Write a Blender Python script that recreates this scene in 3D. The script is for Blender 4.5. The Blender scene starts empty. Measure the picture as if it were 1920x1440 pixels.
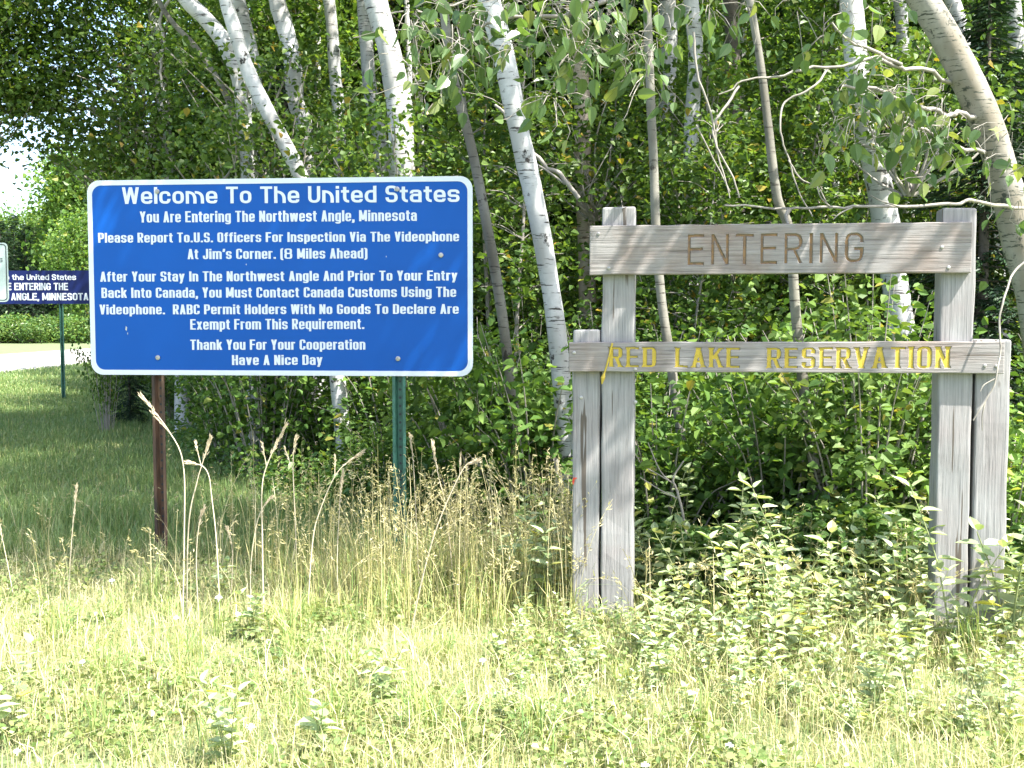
import bpy, bmesh, math, random
import numpy as np
from mathutils import Vector, noise as mnoise

S = bpy.context.scene
COL = S.collection
rng = np.random.default_rng(11)
random.seed(5)

# ------------------------------------------------------------------ camera
F = 2000.0                      # focal length in pixels of the 1920 wide photograph
CAMZ = 1.5
PITCH = math.atan(0.060)
cd = bpy.data.cameras.new('camera')
cd.sensor_width = 36.0
cd.lens = 36.0 * F / 1920.0
cd.clip_start = 0.05
cd.clip_end = 3000.0
cam = bpy.data.objects.new('camera', cd)
COL.objects.link(cam)
cam.location = (0, 0, CAMZ)
cam.rotation_euler = (math.radians(90) - PITCH, 0, 0)
S.camera = cam

# ------------------------------------------------------------------ light
SUN_EL, SUN_AZ = math.radians(58), math.radians(-36)     # azimuth measured from +x
W = bpy.data.worlds.new('World')
S.world = W
W.use_nodes = True
nt = W.node_tree
bg = nt.nodes['Background']
sky = nt.nodes.new('ShaderNodeTexSky')
sky.sky_type = 'NISHITA'
sky.sun_disc = False
sky.sun_elevation = SUN_EL
sky.sun_rotation = math.radians(90) - SUN_AZ
sky.air_density = 1.0
sky.dust_density = 2.5
nt.links.new(sky.outputs[0], bg.inputs[0])
bg.inputs[1].default_value = 0.14
sl = bpy.data.lights.new('sun', 'SUN')
sl.energy = 4.6
sl.angle = math.radians(0.5)
sl.color = (1.0, 0.965, 0.90)
so = bpy.data.objects.new('sun', sl)
COL.objects.link(so)
sv = Vector((math.cos(SUN_EL) * math.cos(SUN_AZ), math.cos(SUN_EL) * math.sin(SUN_AZ), math.sin(SUN_EL)))
so.rotation_euler = sv.to_track_quat('Z', 'Y').to_euler()
so.location = (6, -4, 12)
S.view_settings.view_transform = 'Standard'
S.view_settings.look = 'None'
S.view_settings.exposure = 1.98
S.view_settings.gamma = 1.0
try:
    S.cycles.max_bounces = 8
    S.cycles.transmission_bounces = 4
    S.cycles.diffuse_bounces = 4
    S.cycles.use_denoising = True
except Exception:
    pass

# ------------------------------------------------------------------ pixel <-> world
CP, SP = math.cos(PITCH), math.sin(PITCH)

def ray(u, v):
    a = (u - 960) / F
    b = -(v - 720) / F
    return Vector((a, CP + b * SP, -SP + b * CP))

def P(u, v, Y):
    d = ray(u, v)
    return Vector((0, 0, CAMZ)) + d * (Y / d.y)

def Gd(u, v, z=0.0):
    d = ray(u, v)
    return Vector((0, 0, CAMZ)) + d * ((z - CAMZ) / d.z)

class Plane:
    """a vertical plane through A and B (x, y): gives local (along, height) of a pixel"""
    def __init__(self, A, B):
        self.A = Vector((A[0], A[1])); d = Vector((B[0] - A[0], B[1] - A[1]))
        self.L = d.length; self.d = d.normalized(); self.n = Vector((-self.d.y, self.d.x))
        self.rot = math.atan2(self.d.y, self.d.x)
    def at(self, u, v):
        r = ray(u, v)
        t = self.n.dot(self.A) / self.n.dot(Vector((r.x, r.y)))
        p = Vector((0, 0, CAMZ)) + r * t
        return (Vector((p.x, p.y)) - self.A).dot(self.d), p.z

# ------------------------------------------------------------------ materials
def newmat(name):
    m = bpy.data.materials.new(name)
    m.use_nodes = True
    n = m.node_tree
    return m, n, n.nodes['Principled BSDF'], n.links

def N(n, t, **kw):
    x = n.nodes.new(t)
    for k, v in kw.items():
        setattr(x, k, v)
    return x

def ramp(n, stops, interp='LINEAR'):
    r = n.nodes.new('ShaderNodeValToRGB')
    r.color_ramp.interpolation = interp
    e = r.color_ramp.elements
    while len(e) < len(stops):
        e.new(0.5)
    for i, (p, c) in enumerate(stops):
        e[i].position = p
        e[i].color = c if len(c) == 4 else (*c, 1)
    return r

def mapped_noise(n, l, scale3, scale, detail=4, rough=0.6, coord='Object'):
    tc = N(n, 'ShaderNodeTexCoord')
    mp = N(n, 'ShaderNodeMapping')
    mp.inputs['Scale'].default_value = scale3
    l.new(tc.outputs[coord], mp.inputs['Vector'])
    ns = N(n, 'ShaderNodeTexNoise')
    ns.inputs['Scale'].default_value = scale
    ns.inputs['Detail'].default_value = detail
    ns.inputs['Roughness'].default_value = rough
    l.new(mp.outputs[0], ns.inputs['Vector'])
    return ns

def mix(n, l, fac, a, b, mode='MIX'):
    m = N(n, 'ShaderNodeMix', data_type='RGBA', blend_type=mode)
    if hasattr(fac, 'is_output'):
        l.new(fac, m.inputs[0])
    else:
        m.inputs[0].default_value = fac
    for v, i in ((a, 6), (b, 7)):
        if hasattr(v, 'is_output'):
            l.new(v, m.inputs[i])
        else:
            m.inputs[i].default_value = (*v, 1)
    return m.outputs[2]

def leafmat(name, stops, trans=0.38, rough=0.42, spec=0.35, tint=(1.25, 1.2, 0.5)):
    m, n, b, l = newmat(name)
    g = N(n, 'ShaderNodeNewGeometry')
    r = ramp(n, stops)
    l.new(g.outputs['Random Per Island'], r.inputs[0])
    oi = N(n, 'ShaderNodeObjectInfo')
    hs = N(n, 'ShaderNodeHueSaturation')
    mr = N(n, 'ShaderNodeMapRange')
    mr.inputs[3].default_value = 0.8; mr.inputs[4].default_value = 1.2
    l.new(oi.outputs['Random'], mr.inputs[0]); l.new(mr.outputs[0], hs.inputs['Value'])
    l.new(r.outputs[0], hs.inputs['Color'])
    l.new(hs.outputs[0], b.inputs['Base Color'])
    b.inputs['Roughness'].default_value = rough
    b.inputs['Specular IOR Level'].default_value = spec
    t = N(n, 'ShaderNodeBsdfTranslucent')
    tm = mix(n, l, 1.0, hs.outputs[0], tint, 'MULTIPLY')
    l.new(tm, t.inputs[0])
    ms = N(n, 'ShaderNodeMixShader')
    ms.inputs[0].default_value = trans
    l.new(b.outputs[0], ms.inputs[1]); l.new(t.outputs[0], ms.inputs[2])
    l.new(ms.outputs[0], n.nodes['Material Output'].inputs[0])
    return m

def plain(name, c, rough=0.6, metal=0.0, spec=0.5, var=0.0, scale=20):
    m, n, b, l = newmat(name)
    b.inputs['Base Color'].default_value = (*c, 1)
    b.inputs['Roughness'].default_value = rough
    b.inputs['Metallic'].default_value = metal
    b.inputs['Specular IOR Level'].default_value = spec
    if var:
        ns = mapped_noise(n, l, (1, 1, 1), scale, 5)
        r = ramp(n, [(0.3, tuple(x * (1 - var) for x in c)), (0.7, tuple(min(1, x * (1 + var)) for x in c))])
        l.new(ns.outputs[0], r.inputs[0]); l.new(r.outputs[0], b.inputs['Base Color'])
    return m

def barkmat(name, base, dark, dash=0.62, blotch=0.66, tan=None, band=(3.0, 3.0, 26.0)):
    m, n, b, l = newmat(name)
    a = mapped_noise(n, l, band, 2.2, 5, 0.65)
    c = mapped_noise(n, l, (1, 1, 0.8), 7.0, 5, 0.7)
    d = mapped_noise(n, l, (1, 1, 1), 28.0, 4, 0.6)
    r0 = ramp(n, [(0.25, tuple(x * 0.82 for x in base)), (0.7, tuple(min(1, x * 1.08) for x in base))])
    l.new(d.outputs[0], r0.inputs[0])
    col = r0.outputs[0]
    if tan:
        rt = ramp(n, [(0.45, (0, 0, 0)), (0.62, (1, 1, 1))])
        e = mapped_noise(n, l, (1, 1, 0.5), 3.1, 3)
        l.new(e.outputs[0], rt.inputs[0])
        col = mix(n, l, rt.outputs[0], col, tan)
    r1 = ramp(n, [(dash, (0, 0, 0)), (dash + 0.05, (1, 1, 1))])
    l.new(a.outputs[0], r1.inputs[0])
    col = mix(n, l, r1.outputs[0], col, dark)
    r2 = ramp(n, [(blotch, (0, 0, 0)), (blotch + 0.05, (1, 1, 1))])
    l.new(c.outputs[0], r2.inputs[0])
    col = mix(n, l, r2.outputs[0], col, tuple(x * 0.8 for x in dark))
    l.new(col, b.inputs['Base Color'])
    b.inputs['Roughness'].default_value = 0.75
    b.inputs['Specular IOR Level'].default_value = 0.25
    bp = N(n, 'ShaderNodeBump')
    bp.inputs['Strength'].default_value = 0.4; bp.inputs['Distance'].default_value = 0.01
    l.new(c.outputs[0], bp.inputs['Height']); l.new(bp.outputs[0], b.inputs['Normal'])
    return m

def woodmat(name, axis, warm=0.0):
    m, n, b, l = newmat(name)
    st = [22.0, 22.0, 22.0]; st[axis] = 0.8
    fine = mapped_noise(n, l, tuple(st), 4.0, 6, 0.65)
    st2 = [10.0, 10.0, 10.0]; st2[axis] = 0.35
    crack = mapped_noise(n, l, tuple(st2), 2.3, 3, 0.5)
    big = mapped_noise(n, l, (1, 1, 1), 3.5, 4, 0.6)
    if axis == 2:
        r0 = ramp(n, [(0.26, (0.15, 0.147, 0.143)), (0.45, (0.25, 0.247, 0.24)), (0.74, (0.335, 0.33, 0.32))])
    else:
        r0 = ramp(n, [(0.30, (0.11, 0.10, 0.094)), (0.46, (0.225, 0.21, 0.198)), (0.74, (0.335, 0.318, 0.302))])
    l.new(fine.outputs[0], r0.inputs[0])
    rb = ramp(n, [(0.42, (1, 1, 1)), (0.66, (0.92, 0.78 + 0.1 * (1 - warm), 0.70 + 0.2 * (1 - warm)))])
    l.new(big.outputs[0], rb.inputs[0])
    col = mix(n, l, 1.0, r0.outputs[0], rb.outputs[0], 'MULTIPLY')
    rc = ramp(n, [(0.645, (0, 0, 0)), (0.655, (1, 1, 1))])
    l.new(crack.outputs[0], rc.inputs[0])
    col = mix(n, l, rc.outputs[0], col, (0.10, 0.085, 0.07))
    st3 = [1.0, 1.0, 1.0]; st3[axis] = 0.45
    mil = mapped_noise(n, l, tuple(st3), 9.0, 6, 0.75)
    rm = ramp(n, [(0.58, (0, 0, 0)), (0.74, (0.5, 0.5, 0.5))])
    l.new(mil.outputs[0], rm.inputs[0])
    col = mix(n, l, rm.outputs[0], col, (0.105, 0.10, 0.095))
    vo = N(n, 'ShaderNodeTexVoronoi'); tc = N(n, 'ShaderNodeTexCoord'); mp = N(n, 'ShaderNodeMapping')
    sk = [5.0, 5.0, 5.0]; sk[axis] = 2.6; mp.inputs['Scale'].default_value = sk
    l.new(tc.outputs['Object'], mp.inputs[0]); l.new(mp.outputs[0], vo.inputs['Vector']); vo.inputs['Scale'].default_value = 1.0
    rk = ramp(n, [(0.035, (1, 1, 1)), (0.075, (0, 0, 0))]); l.new(vo.outputs['Distance'], rk.inputs[0])
    col = mix(n, l, rk.outputs[0], col, (0.09, 0.07, 0.055))
    l.new(col, b.inputs['Base Color'])
    b.inputs['Roughness'].default_value = 0.8
    b.inputs['Specular IOR Level'].default_value = 0.2
    bp = N(n, 'ShaderNodeBump')
    bp.inputs['Strength'].default_value = 0.8; bp.inputs['Distance'].default_value = 0.006
    l.new(fine.outputs[0], bp.inputs['Height']); l.new(bp.outputs[0], b.inputs['Normal'])
    return m

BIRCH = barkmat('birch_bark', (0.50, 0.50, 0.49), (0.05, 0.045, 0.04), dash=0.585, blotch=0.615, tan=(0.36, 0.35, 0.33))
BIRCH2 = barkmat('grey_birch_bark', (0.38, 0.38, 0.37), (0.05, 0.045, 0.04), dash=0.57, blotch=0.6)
ASPEN = barkmat('aspen_bark', (0.22, 0.21, 0.175), (0.06, 0.052, 0.042), dash=0.59, blotch=0.60, tan=(0.13, 0.12, 0.095))
PINK = barkmat('pink_brown_bark', (0.34, 0.27, 0.21), (0.12, 0.09, 0.07), dash=0.60, blotch=0.66, tan=(0.42, 0.36, 0.29))
DARKB = barkmat('dark_bark', (0.12, 0.105, 0.09), (0.04, 0.035, 0.03), dash=0.6, blotch=0.6)
POPLAR = barkmat('poplar_bark', (0.30, 0.285, 0.245), (0.06, 0.065, 0.05), dash=0.565, blotch=0.575, tan=(0.21, 0.185, 0.14), band=(5, 5, 34))
TWIG = plain('grey_twig', (0.27, 0.245, 0.21), 0.8, var=0.3, scale=12)
DEAD = plain('bleached_dead_wood', (0.26, 0.238, 0.20), 0.8, var=0.5, scale=14)

L_BIRCH = leafmat('birch_leaf', [(0.0, (0.062, 0.125, 0.030)), (0.45, (0.11, 0.205, 0.045)), (0.95, (0.17, 0.26, 0.06)), (1.0, (0.24, 0.25, 0.05))], trans=0.55)
L_SAP = leafmat('sapling_leaf', [(0.0, (0.055, 0.112, 0.026)), (0.5, (0.098, 0.178, 0.036)), (0.95, (0.155, 0.235, 0.046)), (0.985, (0.30, 0.27, 0.05)), (1.0, (0.38, 0.25, 0.05))], trans=0.42)
L_SHRUB = leafmat('shrub_leaf', [(0.0, (0.050, 0.108, 0.025)), (0.5, (0.098, 0.185, 0.038)), (0.975, (0.155, 0.245, 0.052)), (1.0, (0.36, 0.29, 0.06))], rough=0.55, spec=0.22)
L_SUNLIT = leafmat('sunlit_shrub_leaf', [(0.0, (0.11, 0.20, 0.045)), (0.5, (0.17, 0.28, 0.07)), (0.95, (0.24, 0.34, 0.10)), (1.0, (0.42, 0.36, 0.08))], trans=0.4, rough=0.5, spec=0.25)  # shrub leaf lightened: the sunshine on it is painted into the colour
L_POP = leafmat('poplar_leaf', [(0.0, (0.075, 0.14, 0.045)), (0.5, (0.125, 0.205, 0.07)), (0.9, (0.18, 0.25, 0.09)), (1.0, (0.32, 0.31, 0.08))], rough=0.32, spec=0.55, trans=0.42)
L_SPR = leafmat('spruce_needle', [(0.0, (0.018, 0.045, 0.020)), (1.0, (0.040, 0.080, 0.032))], trans=0.1)
L_WEED = leafmat('weed_leaf', [(0.0, (0.20, 0.28, 0.12)), (0.5, (0.31, 0.39, 0.20)), (0.93, (0.40, 0.46, 0.26)), (1.0, (0.50, 0.46, 0.07))], trans=0.3, rough=0.4, spec=0.5)
L_LOW = leafmat('herb_leaf', [(0.0, (0.055, 0.125, 0.030)), (0.6, (0.11, 0.20, 0.05)), (1.0, (0.19, 0.25, 0.06))], trans=0.35)
L_CLOVER = leafmat('clover_leaf', [(0.0, (0.13, 0.21, 0.06)), (0.6, (0.24, 0.31, 0.10)), (1.0, (0.36, 0.38, 0.15))], trans=0.3)
GRASS_SUN = leafmat('verge_grass', [(0.0, (0.15, 0.24, 0.09)), (0.35, (0.34, 0.35, 0.14)), (0.55, (0.50, 0.46, 0.23)), (1.0, (0.64, 0.57, 0.37))], trans=0.3, tint=(1.05, 1.05, 0.85))
GRASS_LAWN = leafmat('lawn_grass', [(0.0, (0.13, 0.21, 0.07)), (0.6, (0.22, 0.315, 0.11)), (0.85, (0.30, 0.35, 0.14)), (1.0, (0.40, 0.38, 0.18))], trans=0.35, tint=(1.1, 1.1, 0.6))
STRAW = leafmat('dry_grass', [(0.0, (0.34, 0.32, 0.12)), (0.5, (0.52, 0.46, 0.22)), (1.0, (0.66, 0.59, 0.36))], trans=0.25, tint=(1.05, 1.0, 0.8))
STALK = leafmat('bleached_stalk', [(0.0, (0.50, 0.42, 0.28)), (1.0, (0.66, 0.57, 0.42))], trans=0.15, tint=(1, 1, 0.9))

def signblue(name, c, rough):
    m, n, b, l = newmat(name)
    ns = mapped_noise(n, l, (1, 1, 1), 1.3, 3)
    r = ramp(n, [(0.35, tuple(x * 0.93 for x in c)), (0.7, tuple(x * 1.07 for x in c))])
    l.new(ns.outputs[0], r.inputs[0]); l.new(r.outputs[0], b.inputs['Base Color'])
    rn = mapped_noise(n, l, (1, 1, 1), 9, 5)
    rr = ramp(n, [(0.3, (rough * 0.8,) * 3), (0.75, (rough * 1.3,) * 3)])
    l.new(rn.outputs[0], rr.inputs[0]); l.new(rr.outputs[0], b.inputs['Roughness'])
    b.inputs['Specular IOR Level'].default_value = 0.25
    return m
BLUE = signblue('blue_sign_sheeting', (0.0005, 0.078, 0.36), 0.38)
NAVY = signblue('navy_sign_sheeting', (0.004, 0.012, 0.085), 0.5)
WHITE = plain('white_sheeting', (0.62, 0.66, 0.70), 0.45, var=0.04, scale=6)
PALE = plain('pale_green_sheeting', (0.50, 0.58, 0.52), 0.5, var=0.05, scale=5)
BLACK = plain('black_ink', (0.02, 0.025, 0.03), 0.5)
ALU = plain('aluminium', (0.5, 0.52, 0.54), 0.4, 0.8)
GREENP = plain('green_post_paint', (0.035, 0.12, 0.085), 0.5, var=0.3, scale=30)
BOLT = plain('galvanised_bolt', (0.40, 0.38, 0.36), 0.45, 0.6, var=0.3, scale=60)
def wornpaint(name, a, wood, lo, hi, sc):
    m, n, b, l = newmat(name)
    ns = mapped_noise(n, l, (0.6, 1, 1), sc, 6, 0.75)
    n2 = mapped_noise(n, l, (1, 1, 1), 8, 3)
    r2 = ramp(n, [(0.3, tuple(x * 0.75 for x in a)), (0.7, tuple(x * 1.15 for x in a))]); l.new(n2.outputs[0], r2.inputs[0])
    r = ramp(n, [(lo, (0, 0, 0)), (hi, (1, 1, 1))]); l.new(ns.outputs[0], r.inputs[0])
    l.new(mix(n, l, r.outputs[0], r2.outputs[0], wood), b.inputs['Base Color']); b.inputs['Roughness'].default_value = 0.8
    return m
YELLOW = wornpaint('yellow_letter_paint', (0.50, 0.37, 0.045), (0.30, 0.24, 0.13), 0.56, 0.70, 60)
OCHRE = wornpaint('worn_ochre_groove', (0.26, 0.155, 0.07), (0.165, 0.115, 0.08), 0.46, 0.60, 42)
REDP = plain('red_paint_mark', (0.55, 0.06, 0.03), 0.6)
FLOWER = plain('white_petal', (0.8, 0.8, 0.76), 0.6)

m, n, b, l = newmat('rusty_post')
ns = mapped_noise(n, l, (6, 6, 1.2), 3, 5)
r = ramp(n, [(0.36, (0.035, 0.024, 0.017)), (0.55, (0.11, 0.062, 0.036)), (0.72, (0.24, 0.15, 0.09))])
l.new(ns.outputs[0], r.inputs[0]); l.new(r.outputs[0], b.inputs['Base Color'])
b.inputs['Roughness'].default_value = 0.75
RUST = m

WOODX = woodmat('weathered_board', 0, 1.0)
WOODZ = woodmat('weathered_post', 2, 0.2)

# ------------------------------------------------------------------ mesh helpers
class MB:
    """collects verts and quad faces with a material index"""
    def __init__(self):
        self.v, self.f, self.m, self.n = [], [], [], 0
    def add(self, v, f, mi=0):
        v = np.asarray(v, float).reshape(-1, 3); f = np.asarray(f, int).reshape(-1, 4)
        self.v.append(v); self.f.append(f + self.n); self.m.append(np.full(len(f), mi, int)); self.n += len(v)
        return self
    def data(self, name, mats, smooth=False):
        me = bpy.data.meshes.new(name)
        v = np.concatenate(self.v); f = np.concatenate(self.f); mi = np.concatenate(self.m)
        me.vertices.add(len(v)); me.vertices.foreach_set('co', v.astype(np.float32).ravel())
        me.loops.add(len(f) * 4); me.loops.foreach_set('vertex_index', f.astype(np.int32).ravel())
        me.polygons.add(len(f))
        me.polygons.foreach_set('loop_start', np.arange(0, len(f) * 4, 4, dtype=np.int32))
        me.polygons.foreach_set('material_index', mi.astype(np.int32))
        me.update(calc_edges=True)
        me.polygons.foreach_set('use_smooth', np.full(len(f), smooth, dtype=bool))
        for x in (mats if isinstance(mats, (list, tuple)) else [mats]):
            me.materials.append(x)
        return me
    def build(self, name, mats, parent=None, smooth=False, loc=None):
        return link(name, self.data(name, mats, smooth), parent, loc)

def link(name, me, parent=None, loc=None):
    o = bpy.data.objects.new(name, me)
    COL.objects.link(o)
    if parent: o.parent = parent
    if loc is not None: o.location = loc
    return o

def tag(o, label=None, cat=None, group=None, kind=None):
    if label: o['label'] = label
    if cat: o['category'] = cat
    if group: o['group'] = group
    if kind: o['kind'] = kind
    return o

def empty(name, loc, rz, label, cat, group=None):
    o = bpy.data.objects.new(name, None)
    COL.objects.link(o)
    o.location = loc; o.rotation_euler = (0, 0, rz)
    return tag(o, label, cat, group)

def copy_tree(o, parent=None):
    c = o.copy(); COL.objects.link(c)
    c.parent = parent
    for ch in list(o.children):
        copy_tree(ch, c)
    return c

def unit(a):
    return a / np.maximum(np.linalg.norm(a, axis=-1, keepdims=True), 1e-9)

def tube(mb, pts, rad, sides=8, mi=0, wob=0.0):
    pts = np.asarray([tuple(p) for p in pts], float); k = len(pts)
    rad = np.broadcast_to(np.asarray(rad, float), (k,))
    t = unit(np.gradient(pts, axis=0))
    ref = np.array([1.0, 0.13, 0.0]) if abs(t[0][2]) > 0.6 else np.array([0.0, 0.1, 1.0])
    a = unit(ref - t * (t @ ref)[:, None])
    bb = np.cross(t, a)
    ang = np.arange(sides) * 2 * math.pi / sides
    ring = np.cos(ang)[None, :, None] * a[:, None] + np.sin(ang)[None, :, None] * bb[:, None]
    rr = rad[:, None, None] * (1 + wob * rng.standard_normal((k, sides, 1)))
    v = (pts[:, None] + ring * rr).reshape(-1, 3)
    f = []
    for i in range(k - 1):
        for j in range(sides):
            j2 = (j + 1) % sides
            f.append((i * sides + j, i * sides + j2, (i + 1) * sides + j2, (i + 1) * sides + j))
    if sides % 2 == 0:                    # caps
        for base in (0, (k - 1) * sides):
            for j in range(1, sides // 2):
                f.append((base + j - 1, base + j, base + sides - 1 - j, base + (sides - j) % sides if j > 0 else base))
    mb.add(v, f, mi)

def smooth_path(pts, per=6):
    """Catmull-Rom through the points"""
    p = np.asarray([tuple(q) for q in pts], float)
    q = np.vstack([2 * p[0] - p[1], p, 2 * p[-1] - p[-2]])
    out = []
    for i in range(1, len(q) - 2):
        for t in np.linspace(0, 1, per, endpoint=False):
            a, b_, c, d = q[i - 1], q[i], q[i + 1], q[i + 2]
            out.append(0.5 * ((2 * b_) + (-a + c) * t + (2 * a - 5 * b_ + 4 * c - d) * t * t + (-a + 3 * b_ - 3 * c + d) * t ** 3))
    out.append(p[-1])
    return np.array(out)

def leaves(mb, c, ax, nr, L, Wd, mi=0, fold=0.22, droop=0.12, shape='ovate'):
    """6-vertex folded leaves: c base, ax direction, nr normal"""
    c = np.asarray(c, float); k = len(c)
    ax = unit(ax); nr = unit(nr - ax * np.sum(nr * ax, 1, keepdims=True))
    sd = np.cross(nr, ax)
    L = np.broadcast_to(np.asarray(L, float), (k,))[:, None]; Wd = np.broadcast_to(np.asarray(Wd, float), (k,))[:, None]
    if shape == 'fine':
        v = np.empty((k, 10, 3)); v[:, 0] = c; v[:, 5] = c + ax * L - nr * droop * L
        for q, (st, wd) in enumerate(((0.10, 0.34), (0.32, 0.50), (0.60, 0.40), (0.84, 0.15))):
            mid = c + ax * st * L - nr * droop * L * st * st + nr * fold * Wd * wd * 1.6
            v[:, 1 + q] = mid - sd * wd * Wd; v[:, 9 - q] = mid + sd * wd * Wd
        f = np.array([[0, 1, 2, 3], [0, 3, 4, 5], [0, 5, 6, 7], [0, 7, 8, 9]])[None] + (np.arange(k) * 10)[:, None, None]
        mb.add(v.reshape(-1, 3), f.reshape(-1, 4), mi)
        return
    s1, w1, s2, w2 = (0.28, 0.5, 0.68, 0.36) if shape == 'ovate' else (0.35, 0.5, 0.72, 0.42)
    v = np.empty((k, 6, 3))
    v[:, 0] = c
    v[:, 1] = c + ax * s1 * L - sd * w1 * Wd + nr * fold * Wd
    v[:, 2] = c + ax * s2 * L - sd * w2 * Wd + nr * (fold * 0.8 * Wd - droop * 0.4 * L)
    v[:, 3] = c + ax * L - nr * droop * L
    v[:, 4] = c + ax * s2 * L + sd * w2 * Wd + nr * (fold * 0.8 * Wd - droop * 0.4 * L)
    v[:, 5] = c + ax * s1 * L + sd * w1 * Wd + nr * fold * Wd
    f = np.array([[0, 1, 2, 3], [0, 3, 4, 5]])[None] + (np.arange(k) * 6)[:, None, None]
    mb.add(v.reshape(-1, 3), f.reshape(-1, 4), mi)

def rand_leaves(mb, c, L, Wd, up=1.0, hang=0.3, mi=0, jit=0.25, **kw):
    k = len(c)
    ax = rng.standard_normal((k, 3)); ax[:, 2] = ax[:, 2] * 0.5 - hang
    nr = rng.standard_normal((k, 3)) * 0.55; nr[:, 2] += up
    s = 1 + jit * rng.standard_normal(k); s = np.clip(s, 0.5, 1.6)
    leaves(mb, c, ax, nr, L * s, Wd * s, mi, **kw)

def blades(mb, base, h, w, lean=0.25, mi=0):
    base = np.asarray(base, float); k = len(base)
    th = rng.uniform(0, 2 * math.pi, k)
    d = np.stack([np.cos(th), np.sin(th), np.zeros(k)], 1)
    fa = th + math.pi / 2 + rng.normal(0, 0.5, k)
    s = np.stack([np.cos(fa), np.sin(fa), np.zeros(k)], 1)
    h = np.broadcast_to(h, (k,))[:, None]; w = np.broadcast_to(w, (k,))[:, None]
    le = (np.abs(rng.normal(0, lean, k)) + 0.05)[:, None]
    z = np.array([0, 0, 1.0])
    mid = base + z * h * 0.6 + d * h * le * 0.35
    tip = base + z * h * (1 - 0.35 * le) + d * h * le * 1.15
    v = np.stack([base - s * w / 2, base + s * w / 2, mid + s * w * 0.42, mid - s * w * 0.42, tip + s * w * 0.06, tip - s * w * 0.06], 1)
    f = np.array([[0, 1, 2, 3], [3, 2, 4, 5]])[None] + (np.arange(k) * 6)[:, None, None]
    mb.add(v.reshape(-1, 3), f.reshape(-1, 4), mi)

def box(mb, x0, x1, y0, y1, z0, z1, mi=0):
    v = [(x0, y0, z0), (x1, y0, z0), (x1, y1, z0), (x0, y1, z0), (x0, y0, z1), (x1, y0, z1), (x1, y1, z1), (x0, y1, z1)]
    mb.add(v, [(0, 3, 2, 1), (4, 5, 6, 7), (0, 1, 5, 4), (1, 2, 6, 5), (2, 3, 7, 6), (3, 0, 4, 7)], mi)

def bevel_box(name, dims, mats, parent, bev=0.006, seg=2, rough=0.0, cuts=0):
    bm = bmesh.new()
    x0, x1, y0, y1, z0, z1 = dims
    bmesh.ops.create_cube(bm, size=1)
    for v in bm.verts:
        v.co = Vector((x0 + (v.co.x + .5) * (x1 - x0), y0 + (v.co.y + .5) * (y1 - y0), z0 + (v.co.z + .5) * (z1 - z0)))
    bmesh.ops.bevel(bm, geom=list(bm.edges), offset=bev, segments=seg, affect='EDGES', profile=0.6)
    if cuts:
        ax = max(range(3), key=lambda i: (x1 - x0, y1 - y0, z1 - z0)[i])
        lo, hi = ((x0, x1), (y0, y1), (z0, z1))[ax]
        nrm = [0, 0, 0]; nrm[ax] = 1
        for i in range(1, cuts):
            co = [0, 0, 0]; co[ax] = lo + (hi - lo) * i / cuts
            bmesh.ops.bisect_plane(bm, geom=bm.verts[:] + bm.edges[:] + bm.faces[:], plane_co=co, plane_no=nrm)
        for v in bm.verts:
            q = v.co * 5 + Vector((x0 * 7, 3, z1))
            v.co += Vector(mnoise.noise_vector(q)) * rough
    me = bpy.data.meshes.new(name)
    bm.to_mesh(me); bm.free()
    for x in (mats if isinstance(mats, (list, tuple)) else [mats]):
        me.materials.append(x)
    return link(name, me, parent)

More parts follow.
